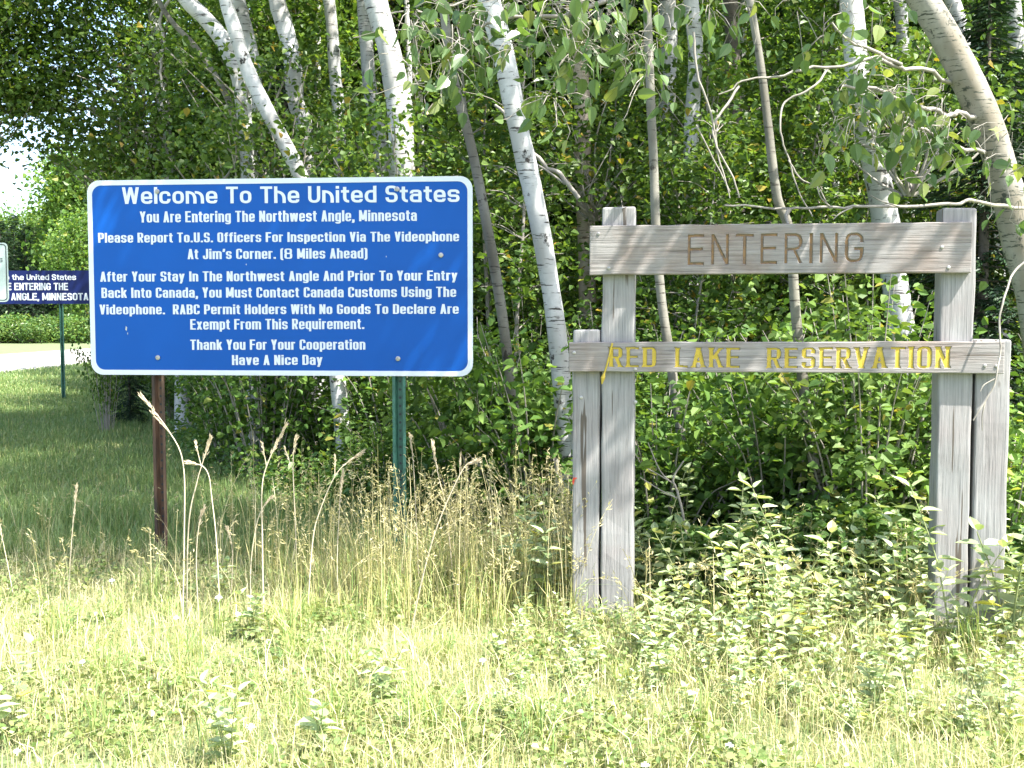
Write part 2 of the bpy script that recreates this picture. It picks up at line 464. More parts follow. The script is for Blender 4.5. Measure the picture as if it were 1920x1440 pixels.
# ------------------------------------------------------------------ lettering (stroke font)
def glyph(ch, hx, hy, w, xh, r):
    """strokes of a glyph on centre lines: ('l', pts, closed) or ('d', p, q) diagonal. cap height 1; returns (strokes, advance width)"""
    X0, X1, XM = hx, w - hx, w / 2
    B, T, XT, M = hy, 1 - hy, xh - hy, 0.52
    l_ = lambda *p: ('l', list(p), False)
    c_ = lambda *p: ('l', list(p), True)
    d_ = lambda p, q: ('d', p, q)
    lw = w * 0.96; LX1 = lw - hx; LM = lw / 2
    if ch == 'A':
        return [d_((hx, 0), (XM, 1)), d_((w - hx, 0), (XM, 1)), l_((w * .25, .28), (w * .75, .28))], w
    if ch == 'B':
        return [l_((X0, 0), (X0, 1)), ('l', [(X0, T), (X1 - .01, T), (X1 - .01, M), (X0, M)], False), ('l', [(X0, M), (X1, M), (X1, B), (X0, B)], False)], w
    if ch == 'C':
        return [l_((X1, .66), (X1, T), (X0, T), (X0, B), (X1, B), (X1, .34))], w
    if ch == 'D':
        return [l_((X0, 0), (X0, 1)), l_((X0, T), (X1, T), (X1, B), (X0, B))], w
    if ch == 'E':
        return [l_((X0, 0), (X0, 1)), l_((X0, T), (w * .94, T)), l_((X0, M), (w * .88, M)), l_((X0, B), (w * .94, B))], w * .95
    if ch == 'F':
        return [l_((X0, 0), (X0, 1)), l_((X0, T), (w * .92, T)), l_((X0, M), (w * .84, M))], w * .92
    if ch == 'G':
        return [l_((X1, .68), (X1, T), (X0, T), (X0, B), (X1, B), (X1, .46)), l_((XM, .46), (w, .46))], w
    if ch == 'H':
        return [l_((X0, 0), (X0, 1)), l_((X1, 0), (X1, 1)), l_((X0, M), (X1, M))], w
    if ch == 'I':
        return [l_((X0, 0), (X0, 1))], 2 * hx
    if ch == 'J':
        return [l_((X1 * .9, 1), (X1 * .9, B), (X0, B), (X0, .34))], w * .92
    if ch == 'K':
        return [l_((X0, 0), (X0, 1)), d_((X0 + hx * .6, .42), (w - hx, 1)), d_((w - hx, 0), (w * .5, .62))], w
    if ch == 'L':
        return [l_((X0, 0), (X0, 1)), l_((X0, B), (w * .92, B))], w * .92
    if ch == 'M':
        q = w * 1.3
        return [l_((X0, 0), (X0, 1)), l_((q - hx, 0), (q - hx, 1)), d_((q / 2, .12), (X0 + hx * .1, 1)), d_((q / 2, .12), (q - hx * 1.1, 1))], q
    if ch == 'N':
        return [l_((X0, 0), (X0, 1)), l_((X1, 0), (X1, 1)), d_((X1, 0), (X0, 1))], w
    if ch == 'O':
        return [c_((X0, B), (X1, B), (X1, T), (X0, T))], w
    if ch == 'P':
        return [l_((X0, 0), (X0, 1)), l_((X0, T), (X1, T), (X1, .42), (X0, .42))], w
    if ch == 'R':
        return [l_((X0, 0), (X0, 1)), l_((X0, T), (X1, T), (X1, .48), (X0, .48)), d_((X1, 0), (w * .52, .5))], w
    if ch == 'S':
        return [l_((X1, .70), (X1, T), (X0, T), (X0, M), (X1, M), (X1, B), (X0, B), (X0, .30))], w
    if ch == 'T':
        return [l_((XM, 0), (XM, 1)), l_((0, T), (w, T))], w
    if ch == 'U':
        return [l_((X0, 1), (X0, B), (X1, B), (X1, 1))], w
    if ch == 'V':
        return [d_((XM, 0), (hx, 1)), d_((XM, 0), (w - hx, 1))], w
    if ch == 'W':
        q = w * 1.45
        return [d_((q * .27, 0), (hx, 1)), d_((q * .27, 0), (q * .5, 1)), d_((q * .73, 0), (q * .5, 1)), d_((q * .73, 0), (q - hx, 1))], q
    if ch == 'Y':
        return [l_((XM, 0), (XM, .5)), d_((XM, .4), (hx, 1)), d_((XM, .4), (w - hx, 1))], w
    if ch == 'a':
        return [l_((hx, xh * .70), (hx, XT), (LX1, XT), (LX1, xh * .5), (LX1, 0)), l_((LX1, xh * .58), (hx, xh * .58), (hx, B), (LX1, B))], lw
    if ch == 'b':
        return [l_((hx, 0), (hx, 1)), l_((hx, XT), (LX1, XT), (LX1, B), (hx, B))], lw
    if ch == 'c':
        return [l_((LX1, xh * .62), (LX1, XT), (hx, XT), (hx, B), (LX1, B), (LX1, xh * .38))], lw
    if ch == 'd':
        return [l_((LX1, 0), (LX1, 1)), l_((LX1, XT), (hx, XT), (hx, B), (LX1, B))], lw
    if ch == 'e':
        return [l_((hx, xh * .48), (LX1 + hx * .9, xh * .48)), l_((LX1, xh * .48 - hy), (LX1, XT), (hx, XT), (hx, B), (LX1, B), (LX1, xh * .28))], lw
    if ch == 'f':
        return [l_((w * .66, T), (w * .30, T), (w * .30, 0)), l_((0, XT), (w * .66, XT))], w * .66
    if ch == 'g':
        return [l_((LX1, xh), (LX1, -.2 + hy), (hx, -.2 + hy), (hx, -.06)), l_((LX1, XT), (hx, XT), (hx, B), (LX1, B))], lw
    if ch == 'h':
        return [l_((hx, 0), (hx, 1)), l_((hx, XT), (LX1, XT), (LX1, 0))], lw
    if ch == 'i':
        return [l_((hx, 0), (hx, xh)), l_((hx, .84), (hx, 1))], 2 * hx
    if ch == 'k':
        return [l_((hx, 0), (hx, 1)), d_((hx * 1.6, .3), (lw - hx, xh)), d_((lw - hx, 0), (lw * .5, .46))], lw
    if ch == 'l':
        return [l_((hx, 0), (hx, 1))], 2 * hx
    if ch == 'm':
        q = lw * 1.6
        return [l_((hx, 0), (hx, xh)), l_((hx, XT), (q / 2, XT), (q / 2, 0)), l_((q / 2, XT), (q - hx, XT), (q - hx, 0))], q
    if ch == 'n':
        return [l_((hx, 0), (hx, xh)), l_((hx, XT), (LX1, XT), (LX1, 0))], lw
    if ch == 'o':
        return [c_((hx, B), (LX1, B), (LX1, XT), (hx, XT))], lw
    if ch == 'p':
        return [l_((hx, -.2), (hx, xh)), l_((hx, XT), (LX1, XT), (LX1, B), (hx, B))], lw
    if ch == 'q':
        return [l_((LX1, -.2), (LX1, xh)), l_((LX1, XT), (hx, XT), (hx, B), (LX1, B))], lw
    if ch == 'r':
        return [l_((hx, 0), (hx, xh)), l_((hx, XT - .02), (w * .68, XT - .02))], w * .68
    if ch == 's':
        k = xh * .5
        return [l_((LX1, xh * .68), (LX1, XT), (hx, XT), (hx, k), (LX1, k), (LX1, B), (hx, B), (hx, xh * .32))], lw
    if ch == 't':
        return [l_((w * .30, .94), (w * .30, B), (w * .66, B)), l_((0, XT), (w * .66, XT))], w * .66
    if ch == 'u':
        return [l_((LX1, 0), (LX1, xh)), l_((LX1, B), (hx, B), (hx, xh))], lw
    if ch == 'v':
        return [d_((LM, 0), (hx, xh)), d_((LM, 0), (lw - hx, xh))], lw
    if ch == 'w':
        q = lw * 1.45
        return [d_((q * .27, 0), (hx, xh)), d_((q * .27, 0), (q * .5, xh)), d_((q * .73, 0), (q * .5, xh)), d_((q * .73, 0), (q - hx, xh))], q
    if ch == 'x':
        return [d_((hx, 0), (lw - hx, xh)), d_((lw - hx, 0), (hx, xh))], lw
    if ch == 'y':
        return [d_((LM, 0), (hx, xh)), d_((LM - lw * .2, -.2), (lw - hx, xh))], lw
    if ch == '.':
        return [l_((hx, 0), (hx, .17))], 2 * hx
    if ch == ',':
        return [l_((hx, 0), (hx, .17)), d_((hx * .6, -.14), (hx * 1.2, .05))], 2 * hx
    if ch == "'":
        return [d_((hx * .9, .7), (hx * 1.3, 1))], 2 * hx
    if ch == '(':
        return [l_((w * .5, T + .04), (hx, T + .04), (hx, B - .14), (w * .5, B - .14))], w * .5
    if ch == ')':
        return [l_((0, T + .04), (w * .5 - hx, T + .04), (w * .5 - hx, B - .14), (0, B - .14))], w * .5
    if ch == '8':
        return [c_((hx * 1.15, M), (w - hx * 1.15, M), (w - hx * 1.15, T), (hx * 1.15, T)), c_((hx, B), (w - hx, B), (w - hx, M), (hx, M))], w * 1.05
    raise ValueError(ch)

def round_path(p, closed, r, seg=4):
    p = [Vector(q) for q in p]; k = len(p); out = []
    for i in range(k):
        if not closed and i in (0, k - 1):
            out.append(p[i]); continue
        a, b_, c = p[i - 1], p[i], p[(i + 1) % k]
        da, dc = a - b_, c - b_
        rr = min(r, da.length * (0.5 if closed or 0 < i - 1 else 0.98), dc.length * (0.5 if closed or i + 1 < k - 1 else 0.98))
        s, e = b_ + da.normalized() * rr, b_ + dc.normalized() * rr
        for j in range(seg + 1):
            t = j / seg; kk = 0.45
            out.append((s * (1 - t) ** 2 + e * t ** 2 + b_ * 2 * t * (1 - t)) if kk else b_)
    return out

def ribbon(p, closed, hx, hy):
    k = len(p); q = []
    for x in p:
        if not q or (x - q[-1]).length > 1e-5: q.append(x)
    if closed and (q[0] - q[-1]).length < 1e-5: q.pop()
    k = len(q); va, vb = [], []
    for i in range(k):
        a = q[i - 1] if (i or closed) else q[i]
        c = q[(i + 1) % k] if (i < k - 1 or closed) else q[i]
        t0 = (q[i] - a).normalized() if (q[i] - a).length > 0 else None
        t1 = (c - q[i]).normalized() if (c - q[i]).length > 0 else None
        t = ((t0 or t1) + (t1 or t0)).normalized()
        nn = Vector((-t.y, t.x))
        h = math.hypot(hx * nn.x, hy * nn.y)
        if t0 and t1: h /= max(0.75, (1 + t0.dot(t1)) / 2) ** 0.5
        va.append(q[i] + nn * h); vb.append(q[i] - nn * h)
    f = [(i, (i + 1) % k, k + (i + 1) % k, k + i) for i in range(k if closed else k - 1)]
    return va + vb, f

def text_line(mb, text, x0, x1, z0, z1, cap0, cap1, y, stem=0.085, bar=0.06, w=0.46, xh=0.76, r=0.13, gap=0.07, space=0.26, mi=0, serif=0.0, depth=None, seg=4, wide={}):
    """lay TEXT from x0 to x1 on the plane facing -y; stems are HALF widths in cap heights"""
    items, x = [], 0.0
    for ch in text:
        if ch == ' ':
            x += space; continue
        st, adv = glyph(ch, stem, bar, w * wide.get(ch, 1), xh, r)
        items.append((x, st, stem)); x += adv + gap
    total = x - gap
    kx = (x1 - x0) / total
    tn = 0
    for gx, st, hx in items:
        for s in st:
            polys = []
            if s[0] == 'l':
                pts = round_path(s[1], s[2], r if len(s[1]) > 2 else 0, seg)
                polys.append(ribbon(pts, s[2], hx, bar))
                if serif and len(s[1]) == 2 and abs(s[1][0][0] - s[1][1][0]) < 1e-6:
                    for (ex, ey), dz in ((s[1][0], 1), (s[1][1], -1)):
                        if ey in (0, 1):
                            hs = hx + serif
                            q = [Vector((ex - hs, ey)), Vector((ex + hs, ey)), Vector((ex + hx, ey + dz * .13)), Vector((ex - hx, ey + dz * .13))]
                            polys.append((q, [(0, 1, 2, 3)]))
            else:
                (ax, ay), (bx, by) = s[1], s[2]
                polys.append(([Vector((ax - hx, ay)), Vector((ax + hx, ay)), Vector((bx + hx, by)), Vector((bx - hx, by))], [(0, 1, 2, 3)]))
                if serif:
                    for ex, ey, dz in ((ax, ay, 1), (bx, by, -1)):
                        if ey in (0, 1):
                            hs = hx + serif
                            polys.append(([Vector((ex - hs, ey)), Vector((ex + hs, ey)), Vector((ex + hs * .8, ey + dz * .08)), Vector((ex - hs * .8, ey + dz * .08))], [(0, 1, 2, 3)]))
            for vs, fs in polys:
                tn += 1
                yo = y - 0.00012 * (tn % 9)
                out = []
                for p in vs:
                    px = x0 + (gx + p.x) * kx
                    t = (px - x0) / (x1 - x0)
                    out.append((px, yo, z0 + (z1 - z0) * t + p.y * (cap0 + (cap1 - cap0) * t)))
                if depth is None:
                    mb.add(out, fs, mi)
                else:
                    k = len(out)
                    full = out + [(a, yo + depth, c) for a, _, c in out]
                    # closed prism: front, back, sides along boundary edges
                    ed = {}
                    for fa in fs:
                        for i in range(4):
                            e = (fa[i], fa[(i + 1) % 4]); ed[e] = ed.get(e, 0) + 1
                    ff = list(fs) + [tuple(i + k for i in reversed(fa)) for fa in fs]
                    for (a, b_) in ed:
                        if (b_, a) not in ed: ff.append((b_, a, a + k, b_ + k))
                    mb.add(full, ff, mi)

# ================================================================== SETTING
def gh(x, y):
    return 0.035 * mnoise.noise(Vector((x * 0.5, y * 0.5, 3.1))) + 0.02 * mnoise.noise(Vector((x * 1.7, y * 1.7, 8.2)))

def edge_x(y):
    """where the wood's edge runs: the wood lies to the right of this x at depth y"""
    return float(np.interp(y, [5.8, 6.4, 7.4, 8.6, 10.5, 16, 24, 40, 70], [2.6, 0.7, -0.3, -1.7, -2.9, -5.3, -8.6, -12.5, -12.5]))

xs = np.concatenate([np.linspace(-400, -24, 14), np.linspace(-22, -8, 8), np.linspace(-7.5, 9, 56), np.linspace(11, 400, 14)])
ys = np.concatenate([np.linspace(-60, 2, 8), np.linspace(2.4, 14, 48), np.linspace(15, 60, 16), np.linspace(80, 700, 10)])
gv = [(x, y, gh(x, y) if (-8 < x < 9 and 1.5 < y < 16) else 0.0) for y in ys for x in xs]
nx_ = len(xs)
gf = [(j * nx_ + i, j * nx_ + i + 1, (j + 1) * nx_ + i + 1, (j + 1) * nx_ + i) for j in range(len(ys) - 1) for i in range(nx_ - 1)]
m, n, b, l = newmat('ground_turf')
n1 = mapped_noise(n, l, (1, 1, 1), 1.4, 6, 0.7)
n2 = mapped_noise(n, l, (1, 1, 1), 30, 5, 0.7)
r1 = ramp(n, [(0.3, (0.07, 0.10, 0.035)), (0.55, (0.12, 0.165, 0.06)), (0.75, (0.19, 0.20, 0.10))])
r2 = ramp(n, [(0.3, (0.06, 0.075, 0.03)), (0.6, (0.15, 0.18, 0.075)), (0.8, (0.26, 0.25, 0.14))])
l.new(n1.outputs[0], r1.inputs[0]); l.new(n2.outputs[0], r2.inputs[0])
l.new(mix(n, l, 0.5, r1.outputs[0], r2.outputs[0]), b.inputs['Base Color'])
b.inputs['Roughness'].default_value = 0.95
tag(MB().add(gv, gf).build('ground', m, smooth=True), kind='structure')

# leaf litter under the wood: its own sheet
LITTER = plain('leaf_litter', (0.085, 0.07, 0.04), 0.95, var=0.6, scale=14)
fy = np.linspace(6.6, 70, 60); fv = []
for y in fy:
    e = edge_x(y) + 0.5
    for t in np.linspace(0, 1, 30):
        x = e + (30 - e) * t ** 1.6
        fv.append((x, y, (gh(x, y) if (-8 < x < 9 and y < 16) else 0) + 0.012))
ff = [(j * 30 + i, j * 30 + i + 1, (j + 1) * 30 + i + 1, (j + 1) * 30 + i) for j in range(59) for i in range(29)]
tag(MB().add(fv, ff).build('forest_floor', LITTER, smooth=True), kind='structure')

m, n, b, l = newmat('road_gravel')
ns = mapped_noise(n, l, (1, 0.25, 1), 2.0, 6, 0.7)
r = ramp(n, [(0.3, (0.29, 0.265, 0.245)), (0.7, (0.43, 0.405, 0.385))])
l.new(ns.outputs[0], r.inputs[0])
wv = mapped_noise(n, l, (1.0, 0.02, 1), 1.1, 3)
rw = ramp(n, [(0.4, (0.72, 0.70, 0.66)), (0.6, (1, 1, 1))]); l.new(wv.outputs[0], rw.inputs[0])
l.new(mix(n, l, 1.0, r.outputs[0], rw.outputs[0], 'MULTIPLY'), b.inputs['Base Color'])
b.inputs['Roughness'].default_value = 0.9
ry = np.linspace(-30, 400, 60)
rv = []
for y in ry:
    for x, z in ((-22.2, 0.0), (-21.6, 0.05), (-18, 0.11), (-14.9, 0.05), (-14.3, 0.0)):
        rv.append((x + 0.12 * math.sin(y * 1.3 + x), y, z + 0.006))
rf = [(j * 5 + i, j * 5 + i + 1, (j + 1) * 5 + i + 1, (j + 1) * 5 + i) for j in range(59) for i in range(4)]
tag(MB().add(rv, rf).build('road', m, smooth=True), kind='structure')

# ================================================================== BLUE WELCOME SIGN
PL = Plane((P(163, 600, 6.72).x, 6.72), (P(885, 600, 6.5).x, 6.5))
def zz(x, y):                  # coordinates measured on an enlarged crop of the sign
    return 150 + x / 2.56, 320 + y / 2.56
sx0, sz1 = PL.at(163, 338); sx1, sz1b = PL.at(886, 330.5)
_, sz0 = PL.at(170, 703); _, sz0b = PL.at(880, 705)
SZ1, SZ0 = (sz1 + sz1b) / 2, (sz0 + sz0b) / 2
tilt = ((sz1b - sz1) + (sz0b - sz0)) / 2 / (sx1 - sx0)
ws = empty('welcome_sign', (PL.A.x, PL.A.y, 0), PL.rot, 'large blue border sign with white lettering on two steel posts beside the tall dry grass', 'sign')

def rounded(x0, x1, z0, z1, r, seg=8):
    pts = []
    for cx, cz, a in ((x1 - r, z1 - r, 0), (x0 + r, z1 - r, 90), (x0 + r, z0 + r, 180), (x1 - r, z0 + r, 270)):
        for j in range(seg + 1):
            t = math.radians(a + 90 * j / seg)
            pts.append((cx + r * math.cos(t), cz + r * math.sin(t)))
    return pts

def sheet(name, outline, y0, y1, mat, parent, shear=0.0):
    bm = bmesh.new()
    vs = [bm.verts.new((x, y0, z + shear * x)) for x, z in outline]
    f = bm.faces.new(vs)
    ex = bmesh.ops.extrude_face_region(bm, geom=[f])
    for v in ex['geom']:
        if isinstance(v, bmesh.types.BMVert): v.co.y = y1
    bmesh.ops.recalc_face_normals(bm, faces=bm.faces)
    me = bpy.data.meshes.new(name); bm.to_mesh(me); bm.free()
    me.materials.append(mat)
    return link(name, me, parent)

def ring(name, outer, inner, y, mat, parent, shear=0.0, th=0.002):
    k = len(outer)
    v = [(x, y, z + shear * x) for x, z in outer] + [(x, y, z + shear * x) for x, z in inner]
    v += [(x, y + th, z + shear * x) for x, z in outer] + [(x, y + th, z + shear * x) for x, z in inner]
    f = []
    for i in range(k):
        j = (i + 1) % k
        f += [(i, j, k + j, k + i), (k + i, k + j, 3 * k + j, 3 * k + i), (j, i, 2 * k + i, 2 * k + j)]
    return MB().add(v, f).build(name, mat, parent)

zc = tilt * (sx1 + sx0) / 2
out = rounded(sx0, sx1, SZ0 - zc, SZ1 - zc, 0.078)
panel = sheet('panel', out, 0.0, 0.004, BLUE, ws, tilt)
bw = 0.031
inn = rounded(sx0 + bw, sx1 - bw, SZ0 + bw - zc, SZ1 - bw - zc, 0.06)
ring('border', out, inn, -0.0022, WHITE, panel, tilt)
LINES = [("Welcome To The United States", 203, 1822, 160, 150, 80), ("You Are Entering The Northwest Angle, Minnesota", 288, 1617, 249, 241, 53),
         ("Please Report To.U.S. Officers For Inspection Via The Videophone", 88, 1820, 346, 339, 47), ("At Jim's Corner. (8 Miles Ahead)", 517, 1380, 425, 421, 49),
         ("After Your Stay In The Northwest Angle And Prior To Your Entry", 98, 1812, 533, 527, 48), ("Back Into Canada, You Must Contact Canada Customs Using The", 104, 1806, 611, 606, 49),
         ("Videophone.  RABC Permit Holders With No Goods To Declare Are", 95, 1818, 690, 687, 47), ("Exempt From This Requirement.", 530, 1365, 763, 760, 50),
         ("Thank You For Your Cooperation", 530, 1370, 860, 859, 49), ("Have A Nice Day", 730, 1165, 933, 932, 48)]
for i, (t, a, b_, ya, yb, cap) in enumerate(LINES):
    mbt = MB()
    xa, za = PL.at(*zz(a, ya)); xb, zb = PL.at(*zz(b_, yb))
    _, ca = PL.at(*zz(a, ya - cap)); _, cb = PL.at(*zz(b_, yb - cap))
    if i == 0:
        text_line(mbt, t, xa, xb, za, zb, ca - za, cb - zb, -0.0012, stem=0.095, bar=0.075, w=0.70, xh=0.75, r=0.5, gap=0.11, space=0.40, seg=8)
    else:
        text_line(mbt, t, xa, xb, za, zb, ca - za, cb - zb, -0.0012, stem=0.088, bar=0.062, w=0.46, xh=0.77, r=0.13, gap=0.075, space=0.27, wide={'8': 1.3})
    mbt.build('lettering', WHITE, panel)

def disc(mb, x, y, z, r, th, k=10, mi=0):
    tube(mb, [(x, y + 0.001, z), (x, y - th, z), (x, y - th * 1.3, z)], [r, r, r * 0.5], k, mi)
for (bx, by) in ((375, 897), (1527, 902), (372, 100), (1523, 88), (1733, 405)):
    x, z = PL.at(*zz(bx, by))
    mb = MB(); disc(mb, x, -0.001, z, 0.015, 0.007)
    mb.build('bolt', BOLT, panel)
# a scrape and small chips in the blue face
mb = MB()
for (px, py, w_, h_) in ((222, 757, 9, 24), (229, 781, 4, 12), (660, 760, 5, 10), (1470, 412, 4, 8), (798, 450, 5, 8)):
    x, z = PL.at(*zz(px, py)); s = 6.6 / 2.56 / F
    mb.add([(x - w_ * s / 2, -0.0008, z - h_ * s * .3), (x + w_ * s * .3, -0.0008, z - h_ * s / 2), (x + w_ * s / 2, -0.0008, z + h_ * s * .2), (x - w_ * s * .2, -0.0008, z + h_ * s / 2)], [(0, 1, 2, 3)])
mb.build('scrape', ALU, panel)

def u_post(parent, x, z0, z1, mat, w_=0.082, y=0.006):
    """steel U-channel post with a row of holes punched through its web"""
    mb = MB(); h = w_ / 2; d = 0.038; t = 0.006; step = 0.051; hr = 0.008
    prof = [(-h, 0), (-h + .014, 0), (-h + .022, d), (h - .022, d), (h - .014, 0), (h, 0)]
    prof2 = [(h, -t), (h - .018, -t), (h - .026, d - t), (-h + .026, d - t), (-h + .018, -t), (-h, -t)]
    # the open side faces the viewer: web at the back
    ol = prof + prof2; k = len(ol)
    v = [(x + a, y + t + b_, z0) for a, b_ in ol] + [(x + a, y + t + b_, z1) for a, b_ in ol]
    f = []
    for i in range(k):
        j = (i + 1) % k
        f.append((i, j, k + j, k + i))
    for q in ((0, 1, 10, 11), (1, 2, 9, 10), (2, 3, 8, 9), (3, 4, 7, 8), (4, 5, 6, 7)):
        f.append(tuple(i + k for i in q)); f.append(tuple(reversed(q)))
    mb.add(v, f)
    o = mb.build('post', mat, parent)
    hb = MB(); z = z0 + 0.1
    while z < z1 - 0.03:
        disc(hb, x, y + t + d - t - 0.0005, z, hr, 0.0006, 8); z += step
    hb.build('hole', BLACK, o)
    return o

# the real post carries its web (with holes) at the front of the crop; flanges fold back
for (ua, va, mat) in ((298, 850, RUST), (748, 800, GREENP)):
    x, _ = PL.at(ua, va)
    o = u_post(ws, x, -0.1, SZ1 - 0.1, mat)
    if mat is RUST:
        tag(o, 'rusty brown steel post')
    else:
        tag(o, 'green painted steel post')

# ================================================================== FAR NAVY SIGN AND PALE SIGN
fs = empty('road_sign', (P(45, 600, 20).x, 20.0, 0), math.radians(-3), 'dark navy sign with three rows of white capitals on a green post beside the road', 'sign')
PN = Plane((P(-88, 600, 20).x, 20.07), (P(178, 600, 20).x, 19.93))
fs.location = (PN.A.x, PN.A.y, 0); fs.rotation_euler = (0, 0, PN.rot)
a0, z_0 = PN.at(-85, 570); a1, z_1 = PN.at(176, 507)
npan = sheet('panel', rounded(a0, a1, z_0, z_1, 0.02, 3), 0, 0.012, NAVY, fs)
for t, ua, ub, vb, cap, kw in (("Welcome to the United States", -62, 143, 525, 10.5, dict(w=0.66, r=0.5, space=0.36, stem=0.085, bar=0.07)),
                               ("YOU ARE ENTERING THE", -38, 128, 544, 13.5, dict(w=0.62, r=0.2, stem=0.10, bar=0.085, space=0.34)),
                               ("NORTHWEST ANGLE, MINNESOTA", -78, 166, 563, 13.5, dict(w=0.62, r=0.2, stem=0.10, bar=0.085, space=0.34))):
    mb = MB(); xa, za = PN.at(ua, vb); xb, zb = PN.at(ub, vb); _, ca = PN.at(ua, vb - cap)
    text_line(mb, t, xa, xb, za, zb, ca - za, ca - za, -0.003, **kw)
    mb.build('lettering', WHITE, npan)
for up in (116, -30):
    x, _ = PN.at(up, 650)
    u_post(fs, x, -0.1, z_0 + 0.3, GREENP, w_=0.08, y=0.014)

PW = Plane((P(-120, 600, 9).x, 9.0), (P(14, 600, 9).x, 9.0))
ps = empty('notice_sign', (PW.A.x, 9.0, 0), 0, 'pale greenish white notice sign with a thin black border, cut by the frame', 'sign')
a0, z_0 = PW.at(-120, 566); a1, z_1 = PW.at(14, 455)
pp = sheet('panel', rounded(a0, a1, z_0, z_1, 0.035, 5), 0, 0.003, PALE, ps)
ring('border', rounded(a0 + .012, a1 - .012, z_0 + .012, z_1 - .012, 0.028, 5), rounded(a0 + .019, a1 - .019, z_0 + .019, z_1 - .019, 0.022, 5), -0.0022, BLACK, pp)
mb = MB()
xa, za = PW.at(-1.5, 491.5); xb, _ = PW.at(5, 491.5); _, ca = PW.at(0, 481)
text_line(mb, "s", xa, xb, za, za, ca - za, ca - za, -0.002, stem=0.06, bar=0.05, w=0.55, r=0.2)
mb.build('lettering', BLACK, pp)
u_post(ps, (a0 + a1) / 2, -0.1, z_1 - 0.05, GREENP, w_=0.07)

# ================================================================== WOODEN RESERVATION SIGN
PB = Plane((P(1090, 600, 5.15).x, 5.15), (P(1860, 600, 4.85).x, 4.85))
wd = empty('wooden_sign', (PB.A.x, PB.A.y, 0), PB.rot, 'weathered grey timber entrance sign with two carved boards on paired posts', 'sign')
YB = 0.0                 # front face of the boards; the posts stand behind
def c3(x, y):            # enlarged crop of the sign: scale 2.182, origin (1040, 360)
    return 1040 + x / 2.182, 360 + y / 2.182

def inside(px, pz, quads):
    m = np.zeros(len(px), bool)
    for q in quads:
        q = np.array(q)
        a = (px >= q[:, 0].min()) & (px <= q[:, 0].max()) & (pz >= q[:, 1].min()) & (pz <= q[:, 1].max())
        if not a.any(): continue
        i = np.nonzero(a)[0]; pos = np.ones(len(i), bool); neg = np.ones(len(i), bool)
        for k in range(4):
            p0, p1 = q[k], q[(k + 1) % 4]
            c = (p1[0] - p0[0]) * (pz[i] - p0[1]) - (p1[1] - p0[1]) * (px[i] - p0[0])
            pos &= c >= -1e-9; neg &= c <= 1e-9
        m[i[pos | neg]] = True
    return m

def carved_board(name, xl, xr, ztl, ztr, zbl, zbr, th, label, specs, paint, depth, **kw):
    """a plank whose front is a fine sheet, pressed in where the letters are cut; the painted groove floors are parts"""
    cell = 0.0026; nx = int((xr - xl) / cell); nz = int((ztl - zbl) / cell)
    T, U = np.meshgrid(np.linspace(0, 1, nx + 1), np.linspace(0, 1, nz + 1))
    T, U = T.ravel(), U.ravel()
    wt = np.array([0.003 * mnoise.noise(Vector((t * 17, 1, ztl))) for t in np.linspace(0, 1, nx + 1)])
    wb = np.array([0.002 * mnoise.noise(Vector((t * 15, 5, zbl))) for t in np.linspace(0, 1, nx + 1)])
    col = np.round(T * nx).astype(int)
    zt = ztl + (ztr - ztl) * T + wt[col]; zb = zbl + (zbr - zbl) * T + wb[col]
    X = xl + (xr - xl) * T; Z = zb + (zt - zb) * U
    edge = np.minimum.reduce([(X - xl), (xr - X), (Z - zb), (zt - Z)])
    Yf = YB + 0.004 * (1 - np.clip(edge / 0.004, 0, 1)) ** 2
    grp = np.full(len(X), -1)
    for g, (t, xa, xb, ya, yb, capa, capb) in enumerate(specs):
        x0, z0 = PB.at(*c3(xa, ya)); x1, z1 = PB.at(*c3(xb, yb))
        _, c0 = PB.at(*c3(xa, ya - capa)); _, c1 = PB.at(*c3(xb, yb - capb))
        tmp = MB(); text_line(tmp, t, x0, x1, z0, z1, c0 - z0, c1 - z1, 0, **kw)
        V = np.concatenate(tmp.v)[:, [0, 2]]; Q = V[np.concatenate(tmp.f)]
        grp[inside(X, Z, Q)] = g
    cut = grp >= 0
    Yf = Yf + np.where(cut, depth + 0.0012 * np.sin(X * 900) * np.cos(Z * 700), 0)
    front = np.stack([X, Yf, Z], 1)
    i, j = np.meshgrid(np.arange(nx), np.arange(nz)); a = (j * (nx + 1) + i).ravel()
    fc = np.stack([a, a + 1, a + nx + 2, a + nx + 1], 1)
    fg = grp[fc]; full = (fg >= 0).all(1)
    mb = MB(); mb.add(front, fc[~full])
    k = nx + 1
    rim = [r for r in range(k)] + [r * k + nx for r in range(1, nz + 1)] + [nz * k + r for r in range(nx - 1, -1, -1)] + [r * k for r in range(nz - 1, 0, -1)]
    fr = front[rim]; n_ = len(rim); bk = fr.copy(); bk[:, 1] = YB + th
    f = [(q, n_ + q, n_ + (q + 1) % n_, (q + 1) % n_) for q in range(n_)]
    mb.add(np.concatenate([fr, bk]), f)
    mb.add([(xl, YB + th, zbl), (xr, YB + th, zbr), (xr, YB + th, ztr), (xl, YB + th, ztl)], [(0, 3, 2, 1)])
    o = mb.build(name, WOODX, wd); o['label'] = label
    for g in range(len(specs)):
        sel = fc[full & (fg[:, 0] == g)]; u, inv = np.unique(sel, return_inverse=True)
        MB().add(front[u], inv.reshape(-1, 4)).build('carved_lettering', paint, o)
    return o

